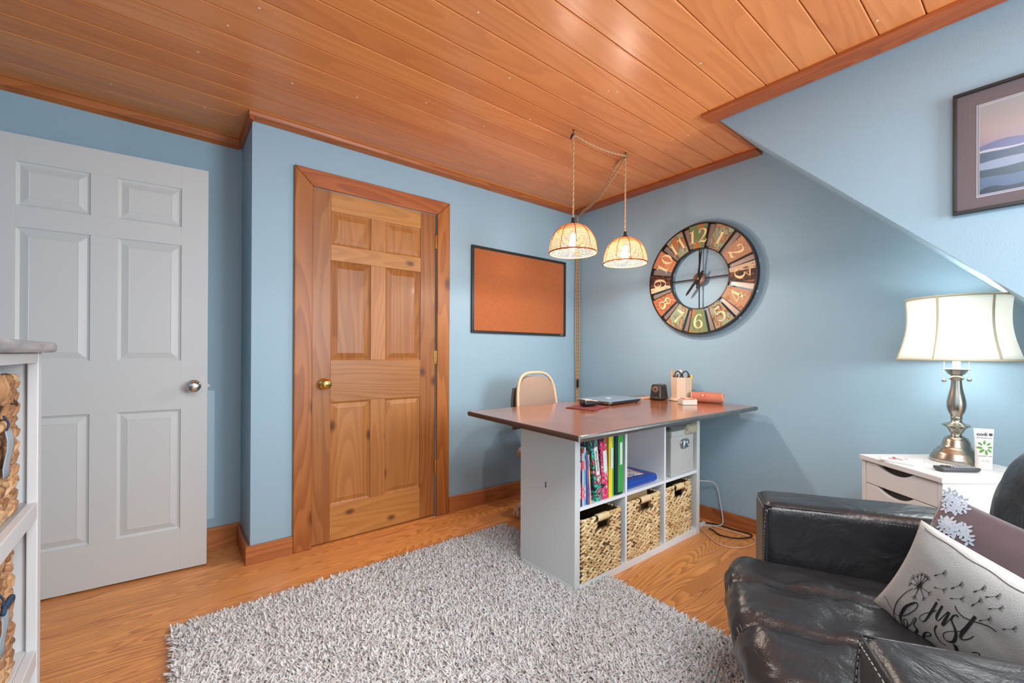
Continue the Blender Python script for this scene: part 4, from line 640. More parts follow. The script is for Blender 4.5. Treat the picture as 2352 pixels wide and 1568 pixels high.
# ------------------------------------------------------------ office chair behind the desk
t = thing('office_chair', 'cream-framed swivel chair with a taupe back behind the desk', 'chair', (2.006, 2.17, 0), rad(6)); CREAM = plain('cream_frame', rgb(226, 196, 164), rough=.4); TAUPE = plain('taupe_fabric', rgb(166, 142, 124), rough=.9, bump=.5, bscale=600)
BWd = .197
def backpt(u, z):  # slight wrap and recline
    return Vector((u, .03+.10*(z-.58)-.35*u*u, z))
loop = []
for i in range(44):
    a = 2*pi*i/44; p = 3.4; cu = math.copysign(abs(cos(a))**(2/p), cos(a)); sv = math.copysign(abs(sin(a))**(2/p), sin(a)); z = .767+.203*sv; loop.append(backpt(BWd*(1-.10*max(0, sv))*cu, z))
q = MB(); q.tube(loop, .0105, 8, closed=True); q.make('back_frame', CREAM, t, smooth=True)
q = MB(); vs = []; nu, nv = 12, 12
for sgn in (0, 1):
    for i in range(nu+1):
        for j in range(nv+1):
            u = -1+2*i/nu; v = -1+2*j/nv; p = 3.4; m_ = max(abs(u), abs(v)); l = (abs(u)**p+abs(v)**p)**(1/p); s_ = m_/l if l > 1e-6 else 1
            uu, vv = u*s_, v*s_; c_ = backpt(BWd*(1-.10*max(0, vv))*uu*.955, .768+.176*vv); bul = .018*(1-abs(uu)**3)*(1-abs(vv)**3); c_.y += (-bul-.002 if sgn == 0 else .030); vs.append(c_)
k = (nu+1)*(nv+1); fs = [(g*k+i*(nv+1)+j, g*k+(i+1)*(nv+1)+j, g*k+(i+1)*(nv+1)+j+1, g*k+i*(nv+1)+j+1) for g in (0, 1) for i in range(nu) for j in range(nv)]
rim = [i*(nv+1) for i in range(nu+1)]+[nu*(nv+1)+j for j in range(1, nv+1)]+[i*(nv+1)+nv for i in range(nu-1, -1, -1)]+[j for j in range(nv-1, 0, -1)]
fs += [(rim[i], rim[(i+1) % len(rim)], k+rim[(i+1) % len(rim)], k+rim[i]) for i in range(len(rim))]
q.add(vs, fs); q.make('back_pad', TAUPE, t, smooth='auto')
vs, fs = rbox(.29, .016, .28, .007, 8, lambda p, n_: Vector((p.x*(1-6*max(0, p.z)**2-6*max(0, -p.z)**2), p.y-.3*p.x*p.x, p.z)), c=(-.058, .098, .730)); q = MB(); q.add(vs, fs); q.make('rear_slab', plain('dark_grey_slab', rgb(84, 82, 80), rough=.6), t, smooth=True)  # plain dark grey slab just behind the back pad
q = MB(); q.tube(catmull([(0, .10, .60), (0, .11, .50), (0, .04, .42), (0, -.10, .40)], 5), .018, 8); q.make('back_bracket', CREAM, t, smooth=True)
vs, fs = rbox(.46, .45, .075, .034, 8, lambda p, n_: p+Vector((0, 0, .010*cos(p.x*5)*cos(p.y*5)))); q = MB(); q.add([v+Vector((0, -.20, .455)) for v in vs], fs); q.make('seat', TAUPE, t, smooth=True)
q = MB(); q.lathe([(.022, .09), (.022, .25), (.030, .25), (.030, .40), (.09, .405), (.09, .418)], 20, c=(0, -.18, 0)); q.make('gas_column', CREAM, t, smooth='auto')
for kk in range(5):
    a = rad(90+72*kk+28); q = MB(); c0 = Vector((0, -.18, 0)); d = Vector((cos(a), sin(a), 0)); q.tube([c0+Vector((0, 0, .105)), c0+d*.16+Vector((0, 0, .098)), c0+d*.30+Vector((0, 0, .075))], [.028, .022, .018], 8); leg = q.make('base_leg', CREAM, t, smooth=True)
    q = MB(); w_ = c0+d*.30; q.lathe([(.010, .03), (.014, .070)], 10, c=(w_.x, w_.y, 0)); q.box(w_.x-.018, w_.x+.018, w_.y-.018, w_.y+.018, .045, .068)
    for s2 in (-1, 1): q.lathe([(.020, s2*.006), (.026, s2*.008), (.026, s2*.022), (.018, s2*.026)], 18, c=(w_.x, w_.y, .0265), axis='Y')
    o = q.make('caster', CREAM, leg, smooth='auto')

# ------------------------------------------------------------ cork board
t = thing('cork_board', 'orange-brown cork board in a black frame on the blue wall', 'cork board', (1.711, YA, 1.249)); W_, H_ = .958, .632
CORK = patchy('cork', [(.3, rgb(168, 94, 52)), (.5, rgb(178, 102, 58)), (.7, rgb(188, 112, 66))], scale=120, const=False, rough=.9)
FRM = plain('black_frame', rgb(44, 42, 42), rough=.4)
box('cork_sheet', CORK, .012, W_-.012, -.010, -.001, .012, H_-.012, t, bevel=0)
for nm, a in (('frame_rail', (0, W_, 0, .019)), ('frame_rail', (0, W_, H_-.019, H_)), ('frame_rail', (0, .019, .019, H_-.019)), ('frame_rail', (W_-.019, W_, .019, H_-.019))): box(nm, FRM, a[0], a[1], -.020, -.0005, a[2], a[3], t, bevel=.003)
text(t, 'QUARTET', plain('frame_print', rgb(220, 220, 220)), .008, (W_-.05, -.0204, .010), (pi/2, 0, 0))

# ------------------------------------------------------------ wall clock (local: x along the wall to the right, z up, front at -y)
CY, CZC, CR, CI = 1.473, 1.607, .372, .205
clk = thing('wall_clock', 'large round wall clock of painted wood tiles with cut-out centre', 'clock', (XB, CY, CZC), -pi/2)
IRON = plain('clock_iron', rgb(54, 42, 36), rough=.42, metal=.4)
def ring(r0, r1, y0, y1, name, n=72):
    q = MB(); vs = []
    for i in range(n):
        a = 2*pi*i/n
        for (r, y) in ((r0, y0), (r1, y0), (r1, y1), (r0, y1)): vs.append((r*cos(a), y, r*sin(a)))
    q.add(vs, [(i*4+j, i*4+(j+1) % 4, ((i+1) % n)*4+(j+1) % 4, ((i+1) % n)*4+j) for i in range(n) for j in range(4)]); return q.make(name, IRON, clk, smooth='auto', bevel=0)
ring(CR-.008, CR, -.052, -.014, 'outer_ring'); ring(CI-.007, CI, -.050, -.030, 'inner_ring')
GRN, PGRN, TAN, BRN, CRM, ORG, DBR = rgb(112, 128, 84), rgb(146, 158, 130), rgb(182, 132, 98), rgb(150, 94, 64), rgb(226, 196, 160), rgb(190, 108, 58), rgb(56, 36, 28)
TM = {0: patchy('tile_green', [(.3, GRN), (.53, rgb(126, 140, 96)), (.585, ORG)], 26, stretch=(1, 1, .35)), 1: patchy('tile_pale_green', [(.3, PGRN), (.50, rgb(120, 108, 82)), (.545, ORG), (.59, PGRN)], 34, stretch=(1, 1, .4)),
      2: patchy('tile_tan', [(.3, TAN), (.56, rgb(194, 146, 112)), (.64, BRN)], 30), 3: patchy('tile_dark', [(.3, DBR), (.5, rgb(96, 56, 38)), (.57, rgb(170, 96, 56))], 60, stretch=(.4, 1, 1)), 4: patchy('tile_tan_b', [(.3, rgb(190, 142, 106)), (.58, rgb(170, 112, 78))], 30),
      5: patchy('tile_green_rust', [(.3, PGRN), (.48, ORG), (.53, rgb(88, 66, 48)), (.57, PGRN)], 38, stretch=(1, 1, .5)), 8: patchy('tile_rust', [(.3, rgb(182, 104, 66)), (.5, BRN), (.58, rgb(206, 134, 94))], 42, stretch=(.3, 1, 1.2)),
      10: patchy('tile_orange', [(.3, rgb(196, 122, 82)), (.53, rgb(206, 142, 104)), (.60, BRN)], 34), 11: patchy('tile_green_brown', [(.3, PGRN), (.47, rgb(160, 96, 60)), (.53, rgb(130, 138, 110)), (.58, ORG)], 30, stretch=(1, 1, .5))}
TM[6] = TM[0]; TM[7] = TM[1]; TM[9] = TM[3]
CREAMT = patchy('tile_cream', [(.3, CRM), (.58, rgb(200, 160, 126)), (.64, rgb(120, 80, 56))], 55, stretch=(.4, 1, 1))
BACKP = plain('clock_backing', rgb(158, 140, 132), rough=.35, metal=.3); NUM = plain('numeral_cream', rgb(240, 214, 160), rough=.5)
DG = {'1': [[(.36, 0, .17), (.36, 1, .17)], [(.12, .80, .03), (.36, .98, .09)], [(.12, .015, .04), (.60, .015, .04)]],
 '2': [[(.10, .72, .13), (.13, .90, .08), (.33, .99, .06), (.56, .85, .15), (.52, .6, .14), (.3, .3, .07), (.08, .07, .05)], [(.06, .04, .05), (.28, .11, .14), (.5, .04, .12), (.64, .22, .03)]],
 '3': [[(.10, .97, .09), (.60, .97, .09)], [(.60, .97, .05), (.30, .62, .04)], [(.28, .62, .05), (.5, .6, .11), (.63, .35, .19), (.48, .06, .11), (.25, 0, .05), (.06, .16, .14)]],
 '4': [[(.50, 0, .16), (.50, 1, .16)], [(.48, 1, .04), (.04, .32, .04)], [(.02, .30, .06), (.72, .30, .06)], [(.32, .015, .05), (.68, .015, .05)]],
 '5': [[(.15, .95, .11), (.58, .97, .13)], [(.17, .97, .05), (.13, .55, .05)], [(.13, .55, .05), (.35, .63, .07), (.58, .5, .14), (.62, .3, .18), (.5, .07, .11), (.27, 0, .05), (.06, .14, .13)]],
 '6': [[(.56, .86, .12), (.42, 1, .05), (.2, .85, .11), (.08, .5, .18), (.12, .15, .15), (.33, 0, .05), (.56, .12, .14), (.59, .33, .16), (.5, .52, .09), (.34, .57, .04), (.14, .42, .04)]],
 '7': [[(.06, .82, .06), (.12, .94, .12), (.38, .88, .18), (.62, .98, .07)], [(.62, .96, .04), (.38, .5, .09), (.26, .0, .19)]],
 '8': [[(.33, .55, .12), (.12, .70, .14), (.12, .88, .1), (.33, 1, .04), (.52, .88, .06), (.52, .72, .07), (.33, .55, .13), (.56, .36, .18), (.58, .14, .12), (.33, 0, .04), (.08, .14, .07), (.08, .34, .05), (.33, .55, .1)]],
 '0': [[(.33, 1, .04), (.12, .75, .14), (.07, .5, .18), (.12, .25, .14), (.33, 0, .04), (.55, .25, .14), (.60, .5, .18), (.55, .75, .14), (.33, 1, .04)]]}
DG['9'] = [[(.67-x_, 1-y_, w_) for x_, y_, w_ in s_] for s_ in DG['6']]
for k in range(12):
    a = pi/2-k*pi/6; h = rad(10.6); r0, r1 = CI+.001, CR-.009
    def sector(a0, a1, ra, rb, n=5): return [(ra*cos(a0+(a1-a0)*i/n), 0, ra*sin(a0+(a1-a0)*i/n)) for i in range(n+1)]+[(rb*cos(a1+(a0-a1)*i/n), 0, rb*sin(a1+(a0-a1)*i/n)) for i in range(n+1)]
    def slab(pts, y0, y1, name, m, bev=.001):
        q = MB(); q.prism([(p[0], y1, p[2]) for p in pts], (0, y0-y1, 0)); return q.make(name, m, clk, bevel=bev)
    if k in (3, 9):
        sgn = 1 if k == 3 else -1; split = a+rad(3)*1
        tl = slab(sector(a-h, split, r0, r1), -.050, -.042, 'numeral_tile', TM[3]); slab(sector(split, a+h, r0, r1), -.050, -.042, 'numeral_tile', CREAMT) if k == 3 else None
        if k == 9:
            COL.objects.unlink(tl); bpy.data.objects.remove(tl); split = a+rad(4.5); tl = slab(sector(a-h, split, r0, r1), -.050, -.042, 'numeral_tile', TM[3]); slab(sector(split, a+h, r0, r1), -.050, -.042, 'numeral_tile', CREAMT)
    else: tl = slab(sector(a-h, a+h, r0, r1), -.050, -.042, 'numeral_tile', TM[k])
    slab(sector(a-h-rad(7.0), a-h-rad(.9), r0+.012, r1-.004, 3), -.034, -.030, 'gap_plate', BACKP, 0); slab(sector(a-h-rad(1.3), a-h-rad(.2), r0, r1, 1), -.049, -.026, 'divider_bar', IRON, 0)
    s_ = str(12 if k == 0 else k); out = k in (0, 1, 2, 3, 9, 10, 11); rot = a-pi/2 if out else a+pi/2; hh = .092; rm = (r0+r1)/2
    q = MB(); adv = .062 if len(s_) == 2 else 0
    for i, ch in enumerate(s_):
        ox = -(.33*hh) if len(s_) == 1 else (-.068 if i == 0 else -.002)
        ox -= (.0 if ch != '1' or len(s_) == 1 else .006)
        def surf(u, v, ox=ox):
            x_, z_ = ox+u*hh, (v-.5)*hh; return Vector((rm*cos(a)+x_*cos(rot)-z_*sin(rot), -.0506, rm*sin(a)+x_*sin(rot)+z_*cos(rot)))
        for st in DG[ch]: ribbon(q, st, surf, 6)
    q.make('numeral', NUM, tl)
for k in range(4):
    a = k*pi/2; q = MB(); d = Vector((cos(a), 0, sin(a))); q.tube([d*.035+Vector((0, -.036, 0)), d*(CI-.004)+Vector((0, -.036, 0))], .0042, 6); q.make('spoke', IRON, clk, smooth='auto')
q = MB(); q.lathe([(.040, -.026), (.042, -.030), (.042, -.040), (.036, -.043), (.001, -.043)], 28, axis='Y'); q.make('hub', plain('hub_brown', rgb(120, 84, 66), rough=.4), clk, smooth='auto')
def hand(angle, L1, L0, w0, w1, y, nm):
    q = MB(); d = Vector((cos(angle), 0, sin(angle))); n_ = Vector((-sin(angle), 0, cos(angle))); Y = Vector((0, y, 0))
    q.prism([Y-d*L0-n_*w0*.7, Y+n_*-w0, Y+d*L1*.85-n_*w1, Y+d*L1-n_*w1*.3, Y+d*L1+n_*w1*.3, Y+d*L1*.85+n_*w1, Y+n_*w0, Y-d*L0+n_*w0*.7], (0, -.003, 0)); q.make(nm, plain('hand_black', rgb(26, 22, 20), rough=.8), clk)
hand(rad(83), .195, .065, .007, .0055, -.052, 'minute_hand'); hand(rad(-128), .135, .060, .009, .008, -.056, 'hour_hand')
q = MB(); q.lathe([(.010, -.044), (.010, -.061), (.001, -.062)], 16, axis='Y'); q.make('centre_cap', BLACK, clk, smooth='auto')
q = MB()
for a in (.7, 2.4, 3.9, 5.5): q.box(CR*.97*cos(a)-.006, CR*.97*cos(a)+.006, -.030, -.0008, CR*.97*sin(a)-.006, CR*.97*sin(a)+.006)
q.make('standoffs', IRON, clk)

# ------------------------------------------------------------ pendant lamps on rope cords
RAFF, nt_, b_ = newmat('raffia'); setp(b_, Base_Color=rgb(216, 164, 110), Roughness=.7)
tr = N(nt_, 'BsdfTranslucent'); tr.inputs[0].default_value = rgb(232, 164, 108); ms = N(nt_, 'MixShader'); ms.inputs[0].default_value = .28
L(nt_, b_.outputs[0], ms.inputs[1]); L(nt_, tr.outputs[0], ms.inputs[2]); L(nt_, ms.outputs[0], nt_.nodes['Material Output'].inputs[0])
RIB = plain('wicker_rib', rgb(150, 82, 46), rough=.6); ROPE = tinted('jute_rope', [(0, rgb(150, 112, 78)), (.5, rgb(200, 160, 118)), (1, rgb(226, 194, 156))], rough=.8, bump=.4)
BULB = emis('bulb_glow', (1, .80, .55, 1), 35)
def twisted(q, pts, r=.0032, tw=90, off=.0031, n=5, k=10):
    P = catmull(pts, k); P = [Vector(p) for p in P]
    # resample evenly
    D = [0]
    for a_, b__ in zip(P[:-1], P[1:]): D.append(D[-1]+(b__-a_).length)
    m_ = max(4, int(D[-1]/.0075)); Q = []; j = 0
    for i in range(m_+1):
        s_ = D[-1]*i/m_
        while j < len(D)-2 and D[j+1] < s_: j += 1
        f_ = (s_-D[j])/max(1e-9, D[j+1]-D[j]); Q.append(P[j].lerp(P[j+1], f_))
    for ph in (0, pi):
        vs = []
        for i, c in enumerate(Q):
            d = (Q[min(i+1, m_)]-Q[max(0, i-1)]).normalized(); a_ = d.orthogonal().normalized() if abs(d.z) < .9 else Vector((1, 0, 0)); b__ = d.cross(a_).normalized(); a_ = b__.cross(d)
            an = ph+tw*D[-1]*i/m_*2.2; vs.append(c+(a_*cos(an)+b__*sin(an))*off)
        q.tube(vs, r, n, tint=.35+.4*(ph > 0))
H1, H2 = Vector((1.755, 1.649, CZ)), Vector((2.200, 1.632, CZ))
def pendant(h, label, ztop, Rr=.131):
    t = thing('pendant_lamp', label, 'lamp', (h.x, h.y, 0), 0, 'woven pendant lamps over the desk')
    zr = ztop-.160; q = MB(); nr = 30
    prof = lambda s_: (Rr*math.sin(min(1, .13+.87*s_)*pi/2*1.0)**.92, zr+.158*math.cos(min(1, .10+.90*s_)*pi/2)**.95 if s_ < 1 else zr)
    for i in range(nr):
        s_ = (i+.5)/nr; r_, z_ = prof(s_); m_ = 40; rr_ = random.Random(i)
        q.tube([((r_+.0012*(-1)**j)*cos(2*pi*j/m_), (r_+.0012*(-1)**j)*sin(2*pi*j/m_), z_+rr_.uniform(-.0006, .0006)) for j in range(m_)], .0021, 4, closed=True, tint=rr_.random())
    q.make('woven_shade', RAFF, t, smooth=True, stuff=True)
    for k in range(10):
        a = 2*pi*k/10+.25; q = MB(); q.tube([((prof(s_)[0]+.0015)*cos(a), (prof(s_)[0]+.0015)*sin(a), prof(s_)[1]) for s_ in [i/14 for i in range(15)]], .0022, 5); q.make('rib', RIB, t, smooth=True)
    q = MB(); q.tube([(Rr*cos(2*pi*j/48), Rr*sin(2*pi*j/48), zr) for j in range(48)], .0036, 6, closed=True); q.make('rim', RIB, t, smooth=True)
    q = MB(); q.lathe([(.026, ztop-.006), (.026, ztop), (.018, ztop+.007), (.009, ztop+.012), (.009, ztop+.032), (.006, ztop+.036)], 20); q.make('socket_cap', DARKM, t, smooth='auto')
    q = MB(); q.lathe([(.016, ztop-.052), (.018, ztop-.050), (.018, ztop-.006)], 16); q.make('socket', DARKM, t, smooth='auto')
    q = MB(); q.lathe([(.001, ztop-.142), (.010, ztop-.139), (.019, ztop-.125), (.0215, ztop-.108), (.018, ztop-.085), (.013, ztop-.065), (.013, ztop-.052)], 16, cap=False); bl = q.make('bulb', BULB, t, smooth=True); bl.visible_shadow = True
    q = MB(); twisted(q, [(0, 0, ztop+.034), (0, 0, ztop+.2), (0, 0, CZ-.035)], n=5); q.make('rope_cord', ROPE, t, smooth=True)
    q = MB(); q.tube(catmull([(0, 0, CZ-.001), (0, 0, CZ-.012), (.006, 0, CZ-.020), (.007, 0, CZ-.032), (0, 0, CZ-.038), (-.006, 0, CZ-.032)], 5), .0018, 6); q.lathe([(.005, CZ-.004), (.005, CZ)], 10); q.make('ceiling_hook', DARKM, t, smooth='auto')
    point('bulb_light', (h.x, h.y, ztop-.147), 12.5, (1, .90, .80), .02)
    return t
pendant(H1, 'left woven raffia pendant lamp hanging nearer the cork board', 1.816); pendant(H2, 'right woven raffia pendant lamp hanging nearer the clock', 1.816)
q = MB(); q.box(-.005, .005, -.004, .004, -.03, 0); o = q.make('cord_clip', BLACK, bevel=.001); tag(o, 'small black cord clip at the ceiling hook of the left pendant', 'clip', loc=(H1.x-.004, H1.y, CZ-.022)); o.rotation_euler = (.2, .35, 0)
q = MB()
twisted(q, [H1+Vector((.006, -.002, -.030)), H1.lerp(H2, .33)+Vector((0, 0, -.042)), H1.lerp(H2, .66)+Vector((0, 0, -.040)), H2+Vector((0, 0, -.022))])
twisted(q, [H2+Vector((0, .002, -.022)), (2.290, 1.775, 2.332), (2.350, 1.868, 2.292), (2.474, 2.063, 2.262), (2.59, 2.247, 2.268), (2.705, 2.425, 2.292), (2.772, 2.54, 2.292)], r=.0034, off=.0034)
twisted(q, [H2+Vector((0, -.002, -.022)), (2.262, 1.720, 2.296), (2.352, 1.875, 2.262), (2.478, 2.058, 2.252), (2.596, 2.240, 2.262), (2.710, 2.420, 2.285), (2.772, 2.535, 2.286)], r=.0034, off=.0034)
for dx, dy in ((0, 0), (.012, -.006), (-.010, .007), (.004, .010)):
    twisted(q, [(2.772+dx*.3, 2.54+dy*.3, 2.290), (2.795+dx*.3, 2.572+dy*.3, 2.255), (2.80+dx, 2.575+dy, 1.9), (2.798+dx*1.3, 2.574+dy*1.3, 1.3), (2.80+dx, 2.575+dy, .95), (2.80+dx*.6, 2.574+dy*.6, .55), (2.80, 2.57, .12)], r=.0030, off=.0028, k=6)
tag(q.make('rope_power_cord', ROPE, smooth=True), 'looped jute power cord swagged from the right hook and dropping down the corner', 'cord')
o = box('cord_switch', BLACK, -.009, .009, -.008, .008, -.036, .036, None, bevel=.004); tag(o, 'black inline switch on the jute cord in the corner', 'switch', loc=(2.785, 2.555, .845))

# ------------------------------------------------------------ cables on the floor
def cable(pts, r, m, label): q = MB(); q.tube(catmull(pts, 8), r, 6); return tag(q.make('floor_cable', m, smooth=True), label, 'cable')
cable([(2.60, 1.45, .42), (2.66, 1.42, .30), (2.79, 1.36, .26), (2.806, 1.33, .12), (2.79, 1.31, .02), (2.74, 1.34, .005), (2.66, 1.42, .005), (2.62, 1.5, .005)], .0045, plain('grey_cable', rgb(190, 194, 198), rough=.4), 'pale grey cable looping from behind the shelf against the gable wall')
cable([(2.64, 1.50, .005), (2.62, 1.37, .005), (2.50, 1.20, .005), (2.54, 1.10, .005), (2.66, 1.07, .005), (2.74, 1.10, .005), (2.74, 1.17, .006), (2.73, 1.28, .006), (2.72, 1.38, .006), (2.65, 1.48, .006)], .0040, plain('peach_cable', rgb(224, 178, 150), rough=.4), 'peach-white cable lying in a loop on the floor beside the shelf')
cable([(2.66, 1.335, .012), (2.665, 1.31, .006), (2.63, 1.25, .005), (2.66, 1.17, .005), (2.72, 1.12, .010), (2.775, 1.125, .006), (2.79, 1.16, .005), (2.78, 1.25, .005), (2.775, 1.34, .006), (2.72, 1.45, .006), (2.66, 1.52, .006)], .0045, BLACK, 'black cable curled on the floor at the gable wall')
q = MB(); q.box(2.66, 2.72, 1.385, 1.405, .0, .022); tag(q.make('power_plug', plain('white_plug', rgb(220, 222, 224)), bevel=.003), 'white plug connector on the floor behind the shelf corner', 'plug')

# ------------------------------------------------------------ drawer unit (local x = camera-right side, y = depth)
DUA = math.atan2(R.y, R.x)
def W2(la, dp, z=0): return Vector((R.x*la+F.x*dp, R.y*la+F.y*dp, z))
du = thing('drawer_unit', 'white drawer unit with scooped drawer fronts in the corner under the lamp', 'drawer unit', W2(1.548, 1.553), DUA); DW, DDp, DH = .415, .371, .66
LW = plain('drawer_white', rgb(226, 226, 225), rough=.35)
box('top', LW, 0, DW, 0, DDp, DH-.022, DH, du, bevel=.003); box('side_panel', LW, .008, DW-.008, .006, .024, 0, DH-.022, du); box('side_panel', LW, .008, DW-.008, DDp-.024, DDp-.006, 0, DH-.022, du)
box('back_panel', LW, DW-.02, DW-.008, .024, DDp-.024, 0, DH-.022, du); box('interior', plain('drawer_shadow', rgb(70, 66, 64), rough=.8), .030, DW-.03, .026, DDp-.026, .01, DH-.03, du, bevel=0)
z1 = DH-.026
for k in range(6):
    z0 = z1-.091 if k < 5 else .02; y0, y1 = .0262, DDp-.0262; pts = [(y0, z0), (y1, z0), (y1, z1)]
    ym, hw, dp = (y0+y1)/2+.02, .082, .026
    for i in range(17):
        s_ = -1+2*i/16; pts.append((ym-hw*s_*1.0, z1-dp*(1-min(1, abs(s_)**2.2))*(1 if abs(s_) < .999 else 0)))
    pts.append((y0, z1)); q = MB(); q.prism([(.010, p[0], p[1]) for p in pts], (.016, 0, 0)); dr = q.make('drawer', LW, du, bevel=.0015)
    z1 = z0-.003
    if z1 < .1: break
q = MB(); q.lathe([(.004, 0), (.004, -.001)], 10, c=(.30, .0055, DH-.045), axis='Y'); q.make('peg_hole', DARK, du)
# table lamp
lz = DH; lp = W2(1.841, 1.788)
tl = thing('table_lamp', 'brushed nickel table lamp with a white bell shade on the drawer unit', 'lamp', (lp.x, lp.y, lz+.001), DUA)
P_ = [(.001, 0), (.110, 0), (.115, .005), (.112, .016), (.098, .034), (.096, .040), (.086, .044), (.083, .052), (.070, .058), (.062, .068), (.058, .085), (.047, .100), (.030, .107), (.024, .111), (.024, .117), (.029, .121), (.037, .135), (.046, .143), (.060, .148), (.062, .152), (.052, .156), (.028, .162), (.023, .170), (.023, .176), (.026, .178), (.026, .184), (.024, .186), (.026, .188), (.026, .194), (.030, .198), (.037, .210), (.042, .228), (.041, .248), (.034, .276), (.027, .300), (.0235, .322), (.023, .336), (.033, .342), (.035, .345), (.026, .350), (.024, .356), (.036, .362), (.048, .376), (.062, .380), (.065, .382), (.063, .384), (.014, .385)]
P_ = [(r_*.71, z_) for r_, z_ in P_]; q = MB(); q.lathe(P_, 48); q.make('base', NICKEL, tl, smooth='auto', ang=50)
q = MB(); q.lathe([(.0115, .384), (.0115, .440), (.008, .445)], 16); q.make('candle_sleeve', plain('sleeve', rgb(230, 228, 216), rough=.4), tl, smooth='auto')
SH, nt_, b_ = newmat('shade_silk'); setp(b_, Base_Color=(.90, .90, .86, 1), Roughness=.8); tr = N(nt_, 'BsdfTranslucent'); tr.inputs[0].default_value = (.96, .97, .93, 1); ms = N(nt_, 'MixShader'); ms.inputs[0].default_value = .30
L(nt_, b_.outputs[0], ms.inputs[1]); L(nt_, tr.outputs[0], ms.inputs[2]); L(nt_, ms.outputs[0], nt_.nodes['Material Output'].inputs[0])
SEAM = plain('shade_trim', rgb(214, 212, 184), rough=.8)
def sh(s_, a):  # s_=0 bottom .. 1 top; rounded-oblong plan
    ax = .185-.028*s_-.017*math.sin(pi*min(1, s_)); ay = ax; p = 2.0
    cx = math.copysign(abs(cos(a))**(2/p), cos(a)); sy = math.copysign(abs(sin(a))**(2/p), sin(a)); return Vector((ax*cx, ay*sy, .417+.262*s_))
q = MB(); ns, na = 10, 64; q.add([sh(i/ns, 2*pi*j/na) for i in range(ns+1) for j in range(na)], [(i*na+j, i*na+(j+1) % na, (i+1)*na+(j+1) % na, (i+1)*na+j) for i in range(ns) for j in range(na)])
o = q.make('shade', SH, tl, smooth=True); md = o.modifiers.new('thick', 'SOLIDIFY'); md.thickness = .0012
for s_, nm in ((.0, 'bottom_trim'), (1., 'top_trim')):
    q = MB(); q.tube([sh(s_, 2*pi*j/na)*1.0+Vector((0, 0, .004 if s_ == 0 else -.004)) for j in range(na)], .0048, 6, closed=True); q.make(nm, SEAM, tl, smooth=True)
for k in range(6):
    a = rad(-156+60*k); q = MB(); q.tube([sh(i/ns, a)*1.002 for i in range(ns+1)], .0042, 6); q.make('shade_rib', SEAM, tl, smooth=True)
for sg in (-1, 1):
    q = MB(); n_ = 18 if sg < 0 else 17
    for i in range(n_): q.ell((-.032+sg*.025, -.031-sg*.026, .425-.0048*i), (.0016, .0016, .0018), 5, 4)
    q.lathe([(.001, -.010), (.006, -.008), (.008, -.002), (.005, .003), (.002, .008)], 12, c=(-.032+sg*.025, -.031-sg*.026, .425-.0048*n_)); q.make('pull_chain', CHROME, tl, smooth=True)
q = MB(); q.lathe([(.001, .60), (.018, .59), (.03, .565), (.03, .545), (.018, .51), (.013, .49), (.013, .445)], 16, cap=False); q.make('bulb', emis('lamp_bulb', (1, .97, .9, 1), 2.5), tl, smooth=True)
point('table_lamp_light', (lp.x, lp.y, lz+.44), 4.8, (.93, .98, 1.0), .03); point('table_lamp_light', (lp.x, lp.y, lz+.62), 1.6, (.95, .98, 1.0), .03)
# small things on the drawer unit
def duw(px_, py_): return W2(px_, py_)
t = thing('coaster', 'white square coaster with a pink print on the drawer unit', 'coaster', W2(1.615, 1.79, DH+.0005), DUA+rad(32)); box('tile', plain('coaster_white', rgb(226, 224, 220), rough=.4), -.055, .055, -.055, .055, 0, .009, t, bevel=.002)
q = MB()
for k in range(16):
    r_ = random.Random(k); q.ell((-.032+.052*r_.random(), -.01+.045*r_.random(), .0091), (.008, .005, .0004), 7, 4)
q.make('print', plain('pink_print', rgb(172, 84, 92)), t)
t = thing('remote_control', 'dark grey remote control lying in front of the lamp base', 'remote', W2(1.690, 1.640, DH+.001), DUA+rad(-3))
vs, fs = rbox(.140, .044, .017, .008, 6, lambda p, n_: Vector((p.x*(1+.04*(p.z/.008)), p.y*(1+.10*(p.z/.008)), p.z)), c=(0, 0, .0085)); q = MB(); q.add(vs, fs); q.make('body', plain('remote_grey', rgb(66, 70, 74), rough=.35), t, smooth=True)
q = MB()
for i in range(9):
    for j in range(3): q.ell((-.018+i*.0095, -.014+j*.014, .0172), (.0036, .0042, .0016), 8, 4)
q.make('buttons', plain('remote_buttons', rgb(168, 172, 176), rough=.4), t, smooth=True); q = MB(); q.tube([(-.042+.013*cos(a), .014*sin(a), .0172) for a in [i*2*pi/16 for i in range(16)]], .0022, 5, closed=True); q.make('dial', BLACK, t, smooth=True)
t = thing('cream_tube', 'white hand cream tube with a green leaf print standing on its cap', 'tube', W2(1.8275, 1.672, DH+.001), DUA+rad(-24)); t.scale = (.86, .86, .94); TW = plain('tube_white', rgb(232, 232, 228), rough=.3)
q = MB(); q.lathe([(.0275, 0), (.0285, .002), (.0285, .022), (.0278, .024)], 28, sy=.72); q.make('cap', TW, t, smooth='auto')
q = MB(); vs = []; n_ = 28; ns = 10
for i in range(ns+1):
    s_ = i/ns; a_ = .0280+.006*s_; b__ = .0198*(1-s_)**.8+.0012
    vs += [(a_*cos(2*pi*j/n_), b__*sin(2*pi*j/n_), .024+.134*s_) for j in range(n_)]
q.add(vs, [(i*n_+j, i*n_+(j+1) % n_, (i+1)*n_+(j+1) % n_, (i+1)*n_+j) for i in range(ns) for j in range(n_)]+[tuple(range(ns*n_, ns*n_+n_))]); q.make('tube_body', TW, t, smooth='auto'); box('crimp', TW, -.034, .034, -.0012, .0012, .156, .166, t, bevel=0)
def tub(u, z): s_ = (z-.024)/.134; return Vector((u, -(.0198*(1-s_)**.8+.0012)*math.sqrt(max(0, 1-(u/(.028+.006*s_))**2))-.0006, z))
